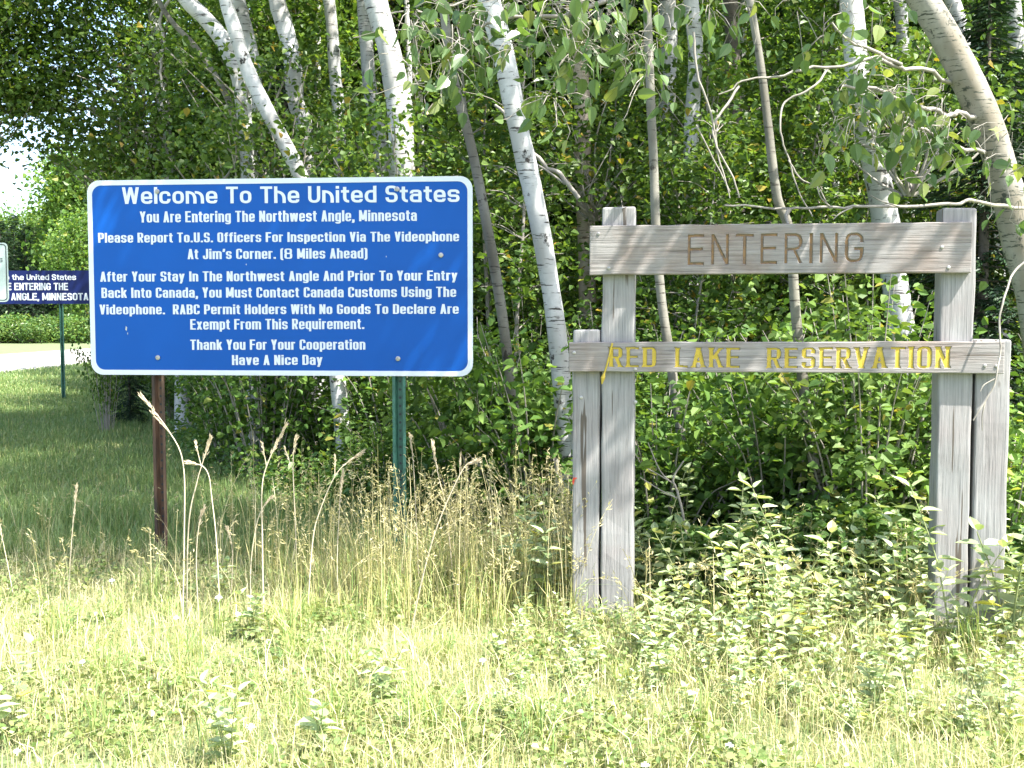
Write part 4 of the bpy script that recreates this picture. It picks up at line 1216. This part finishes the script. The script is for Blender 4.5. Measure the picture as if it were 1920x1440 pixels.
for x, y, i, s, lab in ((P(1640, 600, 6.1).x, 6.15, 3, 1.0, 'bright sunlit shrub filling the opening under the right half of the upper board'), (P(1480, 600, 6.3).x, 6.4, 0, 1.0, 'mid-height shrub in the middle of the opening between the posts'), (P(1905, 600, 5.6).x, 5.75, 1, 1.0, 'leafy shrub pressing against the short right timber post')):
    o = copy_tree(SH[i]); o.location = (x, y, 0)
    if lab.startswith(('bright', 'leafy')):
        f = [c for c in o.children if c.name.startswith('foliage')][0]; f.data = f.data.copy(); f.data.materials[0] = L_SUNLIT
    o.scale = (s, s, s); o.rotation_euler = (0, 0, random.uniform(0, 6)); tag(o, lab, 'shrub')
    if 'group' in o: del o['group']

o = copy_tree(SH[3]); o.location = (P(196, 600, 14).x, 14, 0); o.scale = (.5, .5, 1.1); tag(o, 'narrow leafy bush just left of the blue sign, overlapping the navy sign', 'shrub')
if 'group' in o: del o['group']
# the mass of leaves far inside the wood, which nobody could count
rng = np.random.default_rng(400)
lf = MB(); k = 52000
yy = rng.uniform(25, 31, k); xx = rng.uniform(-0.36, 0.62, k) * yy; zz_ = rng.uniform(0, 12, k) * rng.uniform(.6, 1, k)
den = np.array([mnoise.noise(Vector((a * .35, b_ * .35, c * .35))) for a, b_, c in zip(xx, yy, zz_)])
kp = den > -0.28
rand_leaves(lf, np.stack([xx, yy, zz_], 1)[kp], 0.19, 0.15, 0.8, .2)
tag(lf.build('far_wood_foliage', L_BIRCH), kind='stuff')

# low herbs on the wood's floor and along its edge
lf = MB(); k = 60000
yy = 5.5 + 8 * rng.random(k) ** 1.3; ex = np.array([edge_x(max(y, 6.3)) for y in yy]); xx = ex - .25 + rng.random(k) * (0.6 * yy - ex)
keep = ~((yy < 5.9) & (xx < 0.4))
xx, yy = xx[keep], yy[keep]
hz = np.array([mnoise.noise(Vector((a * 1.3, b_ * 1.3, 5))) for a, b_ in zip(xx, yy)])
zz_ = (0.04 + rng.random(len(xx)) * (0.22 + 0.28 * np.clip(hz + .4, 0, 1)))
rand_leaves(lf, np.stack([xx, yy, zz_], 1), 0.055, 0.036, 1.0, .1)
tag(lf.build('undergrowth', L_LOW), kind='stuff')

# distant trees across the field
far = []
for i in range(2):
    d = crown_mesh('distant_crown', [(0, 0, 7, 3.4, 3.0, 5.6, 1), (0.5, 0, 10, 2.6, 2.6, 3.4, .6)], 110, 60, 0.34, 0.27, L_BIRCH, sig=(.8, .8, .55), twig=.03, seed=200 + i)
    t = straight_tree('broadleaf_tree', 'x', 'tree', 11, .22, BIRCH2, d, 5 + i); far.append(t)
fspots = [(P(u, 600, Y).x, Y, s) for u, Y, s in ((150, 88, 1.02), (190, 92, 1.0), (118, 96, .9), (230, 86, 1.05), (75, 104, .8), (30, 108, .82), (-20, 102, .8), (-70, 100, .9), (270, 90, 1.0), (96, 112, .85), (165, 74, .6), (132, 80, .55))]
for i, (x, y, s) in enumerate(fspots):
    o = far[i] if i < 2 else copy_tree(far[i % 2]); o.location = (x, y, -.3); o.scale = (s, s, s * 1.2); o.rotation_euler = (0, 0, random.uniform(0, 6))
    tag(o, 'pale green broadleaf tree far across the field beyond the road', 'tree', 'broadleaf trees across the field')
for i, (u, Y, s) in enumerate(((5, 92, 1.05), (30, 96, .95), (52, 90, 1.0), (74, 98, .9), (98, 93, .8), (-25, 95, 1.1), (-60, 92, 1.0), (16, 86, .75), (62, 84, .62), (110, 88, .55))):
    o = copy_tree(sp0[i % 2]); o.location = (P(u, 600, Y).x, Y, -.2); o.scale = (s * 1.3, s * 1.3, s); tag(o, 'dark green spruce far across the field beyond the road', 'tree', 'spruces across the field')
sh2 = None
for i in range(22):
    u = -70 + i * 15 + random.uniform(-5, 5); Y = 72 + random.uniform(-4, 8)
    if sh2 is None:
        d = crown_mesh('willow', [(0, 0, 1.2, 2.2, 1.6, 1.1, 1)], 34, 50, .26, .12, L_LOW, sig=(.5, .5, .3), twig=.02, seed=240)
        sh2 = empty('willow_bush', (0, 0, 0), 0, 'x', 'bush'); f = link('foliage', d[0], sh2); link('stems', d[1], sh2); o = sh2
    else:
        o = copy_tree(sh2)
    s = random.uniform(.6, .95); o.location = (P(u, 600, Y).x, Y, -.2); o.scale = (s * 1.2, s, s); o.rotation_euler = (0, 0, random.uniform(0, 6))
    tag(o, 'low pale willow bush in the belt along the far side of the field', 'bush', 'willow bushes along the field')
# trees beyond the left of the view are unseen and left out

# ------------------------------------------------------------------ dead wood
def dead(name, label, px, w0, w1, mat, extra=()):
    base = P(*px[0]); t = empty(name, base, 0, label, 'branch')
    s = smooth_path([P(*q) - base for q in px], 5); s[1:] += np.array([mnoise.noise_vector(Vector(a) * 6 + base) + mnoise.noise_vector(Vector(a) * 19 + base) * .6 for a in s[1:]]) * (1.5 * w0 / 2 / F * px[0][2]); mb = MB(); tube(mb, s, np.linspace(w0, w1, len(s)) / 2 / F * px[0][2], 7, wob=.06); mb.build('stem', mat, t, True)
    for e, a, b_ in extra:
        s = smooth_path([P(*q) - base for q in e], 4); mb = MB(); tube(mb, s, np.linspace(a, b_, len(s)) / 2 / F * px[0][2], 5); mb.build('twig', mat, t, True)
    return t
dead('dead_branch', 'bare dead branch lying across the tops of the timber posts', [(1920, 390, 5.5), (1830, 378, 5.28), (1790, 381, 5.2), (1700, 388, 5.18), (1600, 388, 5.15), (1520, 393, 5.15), (1450, 391, 5.15), (1360, 386, 5.15)], 7, 3.5, DEAD,
     [([(1560, 390, 5.15), (1540, 372, 5.1), (1532, 350, 5.1)], 3, 2), ([(1690, 388, 5.18), (1655, 378, 5.1), (1632, 366, 5.1)], 3, 2), ([(1480, 392, 5.15), (1474, 405, 5.12), (1478, 420, 5.1)], 9, 5), ([(1600, 388, 5.15), (1575, 400, 5.1), (1562, 412, 5.1)], 3, 2)])
dead('dead_vine', 'pale bare twig hooking down in front of the short right timber post', [(1925, 488, 4.9), (1900, 510, 4.86), (1880, 560, 4.8), (1873, 610, 4.78), (1876, 650, 4.74), (1866, 710, 4.72), (1850, 750, 4.72), (1824, 788, 4.72)], 4.5, 2.5, DEAD,
     [([(1866, 710, 4.72), (1845, 722, 4.72), (1838, 734, 4.72)], 3, 2), ([(1848, 752, 4.72), (1842, 778, 4.72), (1842, 808, 4.72)], 3, 2)])
dead('broken_sapling', 'short broken grey stem beside the foot of the bright leaning birch', [(1062, 1044, 6.75), (1056, 980, 6.75), (1046, 920, 6.75), (1038, 862, 6.75)], 13, 9, TWIG)
dead('dead_sapling', 'bare forked sapling standing right of the tall left timber post', [(1292, 1040, 5.6), (1284, 985, 5.6), (1270, 920, 5.6), (1262, 905, 5.6), (1266, 890, 5.6), (1282, 865, 5.6)], 6, 3, DEAD,
     [([(1262, 906, 5.6), (1235, 890, 5.6), (1205, 872, 5.6), (1190, 850, 5.55)], 3, 2), ([(1255, 902, 5.6), (1236, 880, 5.6), (1215, 830, 5.6)], 3, 2), ([(1272, 935, 5.6), (1240, 920, 5.6), (1200, 895, 5.6)], 3, 2)])
dead('fallen_branch', 'dark bare branch slanting behind the bright leaning birch', [(1085, 372, 8.2), (1050, 330, 8.2), (1000, 285, 8.2), (960, 235, 8.2), (930, 200, 8.2)], 9, 6, TWIG, [([(1060, 345, 8.2), (1010, 310, 8.2), (975, 300, 8.2)], 5, 3)])
dead('hanging_twig', 'long pale twig hanging in the leaves above the left end of the blue sign', [(318, 0, 11), (300, 40, 11), (308, 80, 11), (300, 120, 11), (305, 165, 11)], 6, 4, DEAD, [([(308, 88, 11), (325, 105, 11), (345, 118, 11)], 5, 3)])

# ================================================================== GRASS AND PLANTS
rng = np.random.default_rng(900)
def zs(x, y):
    return np.array([gh(a, b_) for a, b_ in zip(x, y)])

mb = MB(); k = 80000
yy = 3.0 + 3.9 * rng.random(k) ** 0.9; xx = rng.uniform(-.54, .54, k) * yy
hz = np.array([mnoise.noise(Vector((a * 1.1, b_ * 1.1, 2))) for a, b_ in zip(xx, yy)])
h2 = np.array([mnoise.noise(Vector((a * 3.2, b_ * 3.2, 7))) for a, b_ in zip(xx, yy)])
h = np.clip(rng.gamma(4, .02, k) * (1 + .7 * hz + .8 * h2), .02, .30)
blades(mb, np.stack([xx, yy, zs(xx, yy) - .004], 1), h, rng.uniform(.0022, .0046, k), lean=.45)
tag(mb.build('verge_grass', GRASS_SUN), kind='stuff')
mb = MB(); cb, chh = [], []
for i in range(42):
    y = rng.uniform(3.4, 5.6); x = P(rng.choice([rng.normal(640, 120), rng.uniform(0, 1900)]), 600, y).x; hh = rng.uniform(.14, .34)
    for j in range(int(rng.uniform(22, 60))):
        cb.append((x + rng.normal(0, .035), y + rng.normal(0, .035), gh(x, y) - .01)); chh.append(hh * rng.uniform(.5, 1.1))
blades(mb, np.array(cb), np.array(chh), rng.uniform(.003, .0055, len(cb)), lean=.55)
tag(mb.build('tufted_grass', leafmat('tuft_blade', [(0, (.13, .24, .08)), (.6, (.30, .36, .13)), (1, (.46, .45, .20))], trans=.35)), kind='stuff')

mb = MB(); k = 27000
yy = 3.0 + 3.4 * rng.random(k); xx = rng.uniform(-.54, .54, k) * yy
hz = np.array([mnoise.noise(Vector((a * 1.6, b_ * 1.6, 12))) for a, b_ in zip(xx, yy)]); kp = hz > -.12; xx, yy = xx[kp], yy[kp]
rand_leaves(mb, np.stack([xx, yy, zs(xx, yy) + rng.uniform(.02, .10, len(xx))], 1), .023, .020, 1.2, 0, shape='x', fold=.1)
tag(mb.build('clover_leaves', L_CLOVER), kind='stuff')

mb = MB(); k = 120000
yy = 6.5 + 16 * rng.random(k) ** 1.25; lo = -.54 * yy; hi = np.array([edge_x(y) + .5 for y in yy]); hi = np.minimum(hi, .2 * yy); xx = lo + rng.random(k) * np.maximum(hi - lo, .1)
hz = np.array([mnoise.noise(Vector((a * .8, b_ * .8, 4))) for a, b_ in zip(xx, yy)])
near = np.clip((8.6 - yy) / 2, 0, 1)
h = np.clip(rng.gamma(6, .011, k) * (1 + .6 * hz) * (1 + 1.2 * near), .025, .34)
z = np.array([gh(a, b_) if b_ < 16 and a > -8 else 0 for a, b_ in zip(xx, yy)])
blades(mb, np.stack([xx, yy, z - .004], 1), h, .0035 + .00035 * yy, lean=.35)
tag(mb.build('lawn_grass', GRASS_LAWN), kind='stuff')
mb = MB(); k = 30000
yy = 22 + 20 * rng.random(k) ** 1.2; lo = np.maximum(-.52 * yy, -14.2); hi = np.array([edge_x(y) for y in yy]); xx = lo + rng.random(k) * np.maximum(hi - lo, .1)
blades(mb, np.stack([xx, yy, 0 * xx], 1), rng.uniform(.05, .16, k), .018, lean=.4)
tag(mb.build('roadside_grass', GRASS_LAWN), kind='stuff')

# golden bunch of flowering grass below and right of the blue sign
def grass_stems(spots, hmin, hmax, name, mat, lean=.22):
    mb = MB()
    for (x, y) in spots:
        h = hmin + (hmax - hmin) * rng.beta(1.6, 1.9); a = rng.uniform(0, 6.28); d = np.array([math.cos(a), math.sin(a), 0]) * abs(rng.normal(0, lean)) * h
        b0 = np.array([x, y, gh(x, y) - .02]); n_ = 7; t = np.linspace(0, 1, n_)[:, None]
        p = b0 + np.array([0, 0, h]) * t + d * t ** 2 + np.array([0, 0, -1]) * (np.linalg.norm(d) * .4) * t ** 3
        s = np.cross(unit(d + 1e-6), [0, 0, 1.0]); fa = rng.uniform(-1, 1); s = s * math.cos(fa) + unit(d + 1e-6) * math.sin(fa)
        w = np.linspace(.0040, .0018, n_)[:, None]
        v = np.concatenate([p - s * w / 2, p + s * w / 2]); f = [(i, i + 1, n_ + i + 1, n_ + i) for i in range(n_ - 1)]
        mb.add(v, f)
        k = 10; tt = rng.uniform(.74, 1.02, k)[:, None]
        c = b0 + np.array([0, 0, h]) * tt + d * tt ** 2 + np.array([0, 0, -1]) * (np.linalg.norm(d) * .4) * tt ** 3 + rng.standard_normal((k, 3)) * .008
        ax = rng.standard_normal((k, 3)) * .35 + np.array([0, 0, .5]) + unit(d + 1e-6) * .9
        leaves(mb, c, ax, rng.standard_normal((k, 3)), rng.uniform(.016, .032, k), .0055)
    return tag(mb.build(name, mat), kind='stuff')
spots = []
for _ in range(900):
    u = min(rng.normal(800, 190), 1095 - 60 * rng.random()); Y = rng.normal(5.75, .42) + max(0, (620 - u) / 400)
    Y = max(Y, 5.0)
    if mnoise.noise(Vector((P(u, 600, Y).x * 4.5, Y * 4.5, 3))) < rng.uniform(-.45, .25): continue
    spots.append((P(u, 600, Y).x, Y))
for _ in range(110):
    Y = rng.uniform(5.3, 5.9); spots.append((P(rng.uniform(850, 1080), 600, Y).x, Y))
grass_stems(spots, .30, .92, 'tall_dry_grass', STRAW)
mb = MB(); b0 = []
for (x, y) in spots:
    for _ in range(4): b0.append((x + rng.normal(0, .05), y + rng.normal(0, .05), 0))
blades(mb, np.array(b0), rng.uniform(.1, .4, len(b0)), rng.uniform(.003, .006, len(b0)), lean=.4)
tag(mb.build('tall_grass_blades', leafmat('golden_blade', [(0, (.14, .23, .07)), (.5, (.32, .34, .13)), (1, (.50, .44, .22))], trans=.3)), kind='stuff')
spots = []
for _ in range(170):
    u = rng.uniform(1190, 1760); Y = rng.uniform(4.6, 5.9); spots.append((P(u, 600, Y).x, Y))
for _ in range(60):
    u = rng.uniform(20, 520); Y = rng.uniform(5.0, 7.2); spots.append((P(u, 600, Y).x, Y))
grass_stems(spots, .3, .6, 'scattered_dry_grass', STRAW, .3)

# the tall single stalks, each traced (crop: scale 1.9458, origin (0, 700))
def q7(x, y):
    return x / 1.9458, 700 + y / 1.9458
STALKS = [
 ('tallest bleached grass stalk arching left with its head by the rusty post', [(665, 960), (672, 600), (668, 330), (612, 205), (520, 88)], 5.1, 1.2),
 ('bleached grass stalk crossing another in an X right of the rusty post', [(680, 950), (688, 560), (718, 400), (738, 330), (766, 242)], 5.15, 1.1),
 ('bleached grass stalk bending back left at its tip in the crossed pair', [(805, 930), (790, 620), (772, 450), (762, 375), (738, 338), (690, 326)], 5.1, 1.0),
 ('short upright bleached stalk below the crossed pair of stalks', [(727, 930), (716, 700), (725, 560), (742, 497)], 5.1, 1.0),
 ('thin short double-headed stalk right of the crossed pair', [(840, 850), (848, 700), (845, 620), (828, 565)], 5.3, .7),
 ('tall pale stalk with a plume head under the words Have A Nice Day', [(962, 940), (957, 600), (956, 420), (978, 325), (1042, 190)], 5.1, 1.2),
 ('curved pale stalk merging into the tall plume stalk from its left', [(913, 900), (917, 680), (945, 520), (990, 452)], 5.2, .8),
 ('upright stalk with a fat brown seed head beside the plume stalk', [(1085, 800), (1078, 560), (1069, 330), (1080, 235)], 5.6, 1.1),
 ('pale stalk arching right to a feathery head under the sign bottom', [(1118, 930), (1140, 620), (1168, 500), (1232, 360), (1318, 290)], 5.2, 1.1),
 ('straight stalk with a narrow brown head beside the green post', [(1530, 800), (1520, 560), (1508, 330), (1497, 230)], 5.6, .9),
 ('straight leaning stalk with a split brown head right of the green post', [(1660, 800), (1628, 500), (1602, 385), (1577, 250)], 5.6, .9),
 ('big pale stalk sweeping right to a bent head near the grey aspen', [(1492, 980), (1543, 740), (1600, 545), (1688, 352), (1736, 321)], 5.1, 1.2),
 ('lone straight stalk standing in the shaded lawn left of the rusty post', [(248, 860), (254, 740), (262, 600), (279, 420)], 5.6, .9),
 ('pale leaning stalk at the frame edge on the shaded lawn', [(50, 830), (36, 740), (12, 620), (-4, 550)], 5.6, .8),
 ('short bleached stalk in the middle of the golden grass with upright head', [(1240, 900), (1230, 700), (1240, 470), (1252, 360)], 5.4, .9),
]
for lab, px, Y, th in STALKS:
    pts = [P(*q7(x, y), Y) for x, y in px]; base = pts[0].copy(); base.z = min(base.z, 0.02); pts = [base] + pts[1:]
    s = smooth_path([p - base for p in pts], 7)
    t = empty('grass_stalk', base, 0, lab, 'grass stalk', 'tall bleached grass stalks')
    mb = MB(); tube(mb, s, np.linspace(.0034, .0017, len(s)) * th, 6); mb.build('stem', STALK, t, True)
    hd = MB(); k = 70; idx = np.clip(len(s) - 1 - np.abs(rng.normal(0, 2.6, k)), len(s) - 8, len(s) - 1); lo = idx.astype(int).clip(0, len(s) - 2); fr = (idx - lo)[:, None]
    p = s[lo] * (1 - fr) + s[lo + 1] * fr + rng.standard_normal((k, 3)) * .003
    leaves(hd, p, unit(s[-1] - s[-3]) * 1.0 + rng.standard_normal((k, 3)) * .15, rng.standard_normal((k, 3)), rng.uniform(.016, .034, k) * th, .0045)
    hd.build('seed_head', STALK, t)
    if th > 1.05:
        sd = MB(); j = len(s) - 9; d = unit(s[-1] - s[j]); a = s[j]; tip = a + d * .07 + np.array([-.05, 0, .05]); tube(sd, [a, (a + tip) / 2, tip], [.002, .0018, .0012], 5)
        leaves(sd, a + (tip - a) * rng.uniform(.4, 1, (26, 1)), unit(tip - a) + rng.standard_normal((26, 3)) * .2, rng.standard_normal((26, 3)), .022, .004)
        sd.build('seed_head', STALK, t)

# broad-leaved weeds
def weed_mesh(seed, h, nst, L, Wd):
    global rng
    rng = np.random.default_rng(seed); lf, st = MB(), MB()
    for i in range(nst):
        a = rng.uniform(0, 6.28); le = rng.uniform(.1, .4) * h if nst > 1 else .08 * h; d = np.array([math.cos(a), math.sin(a), 0]) * le
        hh = h * rng.uniform(.7, 1.05); q = smooth_path([(0, 0, -.03), tuple(d * .4 + np.array([0, 0, hh * .55])), tuple(d + np.array([0, 0, hh]))], 6)
        tube(st, q, np.linspace(.0042, .0018, len(q)), 5)
        ph = rng.uniform(0, 3.14); k = int(hh / .055)
        for j in range(k):
            t = .22 + .78 * j / max(k - 1, 1); ii = t * (len(q) - 1); lo = min(int(ii), len(q) - 2); p = q[lo] + (q[lo + 1] - q[lo]) * (ii - lo)
            for sgn in (0, math.pi):
                th = ph + j * 1.57 + sgn + rng.normal(0, .25); up_ = rng.uniform(.05, .55) if j < k - 1 else .9
                ax = np.array([math.cos(th), math.sin(th), up_]); nr = np.array([-math.cos(th) * up_, -math.sin(th) * up_, 1.0]) + rng.standard_normal(3) * .25
                s = rng.uniform(.7, 1.15) * (1 - .35 * (t - .5)); leaves(lf, p[None] + unit(ax) * .008, ax[None], nr[None], L * s, Wd * s, fold=.2, droop=.22, shape='fine')
    return st.data('weed_stem', TWIGGREEN, True), lf.data('weed_leaves', L_WEED)
TWIGGREEN = plain('weed_stem_green', (.22, .25, .10), .6)
WM = [weed_mesh(300, .50, 3, .095, .050), weed_mesh(301, .36, 4, .085, .050), weed_mesh(302, .62, 2, .100, .050), weed_mesh(303, .26, 3, .085, .054), weed_mesh(304, .42, 5, .088, .044)]
def make_weed(i):
    t = empty('leafy_weed', (0, 0, 0), 0, 'x', 'weed'); link('stem', WM[i][0], t); link('leaves', WM[i][1], t); return t
WE = [make_weed(i) for i in range(5)]
r_ = random.Random(91); wsp = []
for _ in range(2000):
    if len(wsp) >= 165: break
    Y = r_.uniform(3.7, 6.3); u = r_.uniform(1090, 1960) if r_.random() < .82 else r_.uniform(940, 1130)
    if Y < 4.3 and r_.random() < .55: continue
    x = P(u, 600, Y).x
    # shorter where the timber posts show behind
    lowf = 0.5 if (u < 1215 or 1735 < u < 1830) and Y < 5.3 else (0.8 if Y < 5.0 else 1.0)
    if u < 1130 and r_.random() < .6: continue
    if all((x - a) ** 2 + (Y - b_) ** 2 > .15 ** 2 for a, b_, _ in wsp): wsp.append((x, Y, r_.uniform(.6, 1.05) * lowf * (0.8 if Y < 4.4 else 1)))
for i, (x, y, s) in enumerate(wsp):
    o = WE[i] if i < 5 else copy_tree(WE[i % 5]); o.location = (x, y, gh(x, y)); o.rotation_euler = (0, 0, r_.uniform(0, 6.28)); o.scale = (s, s, s)
    tag(o, 'pale green broad-leaved weed in the sunny thicket around the timber posts', 'weed', 'weeds around the timber posts')
for u, v, i, s, lab in ((415, 1130, 1, .62, 'small leafy weed at the edge of the shaded lawn left of the stalks'), (470, 1200, 3, .8, 'low rounded weed between the tall stalks and the sunny verge'), (430, 1450, 0, .7, 'large-leaved weed at the bottom frame edge in the sunny grass'), (720, 1330, 1, .7, 'dark-leaved weed clump alone in the middle of the sunny verge'),
                        (12, 1400, 2, .75, 'tall weed at the corner of the sunny verge nearest the road'), (1228, 1120, 2, 1.05, 'tall upright weed growing close to the right of the tall left post'), (1790, 1232, 2, 1.12, 'tall leafy weed climbing in front of the paired right posts'), (1890, 1230, 0, 1.35, 'bushy broad-leaved weed hiding the foot of the short right post'), (600, 1420, 3, .8, 'low pale weed in the sunny grass near the bottom edge')):
    p = Gd(u, v); o = copy_tree(WE[i]); o.location = (p.x, p.y, gh(p.x, p.y)); o.rotation_euler = (0, 0, r_.uniform(0, 6.28)); o.scale = (s, s, s); tag(o, lab, 'weed')
    if 'group' in o: del o['group']

# small white flower heads
FL = None
for i, (u, v, hh) in enumerate(((410, 1122, .20), (446, 1152, .16), (330, 1160, .10), (155, 1243, .08), (210, 1090, .15), (470, 1365, .09), (32, 1410, .1), (1064, 1432, .07), (1210, 1437, .07), (1368, 1400, .08), (585, 1300, .06), (905, 1240, .08))):
    p = Gd(u, v, hh)
    if FL is None:
        FL = empty('white_flower', (0, 0, 0), 0, 'x', 'flower'); mb = MB(); tube(mb, [(0, 0, -.2), (0, 0, 0)], [.0018, .0014], 5); mb.build('stem', TWIGGREEN, FL)
        mb = MB(); k = 46; d = unit(rng.standard_normal((k, 3)) * np.array([1, 1, .35]) + np.array([0, 0, .5])); leaves(mb, d * .004, d, rng.standard_normal((k, 3)), .021, .008, fold=.1); mb.build('blossom', FLOWER, FL)
        o = FL
    else:
        o = copy_tree(FL)
    o.location = p; s = r_.uniform(.5, .85); o.scale = (s, s, s); tag(o, 'small white flower head standing in the verge grass', 'flower', 'white flowers in the verge')
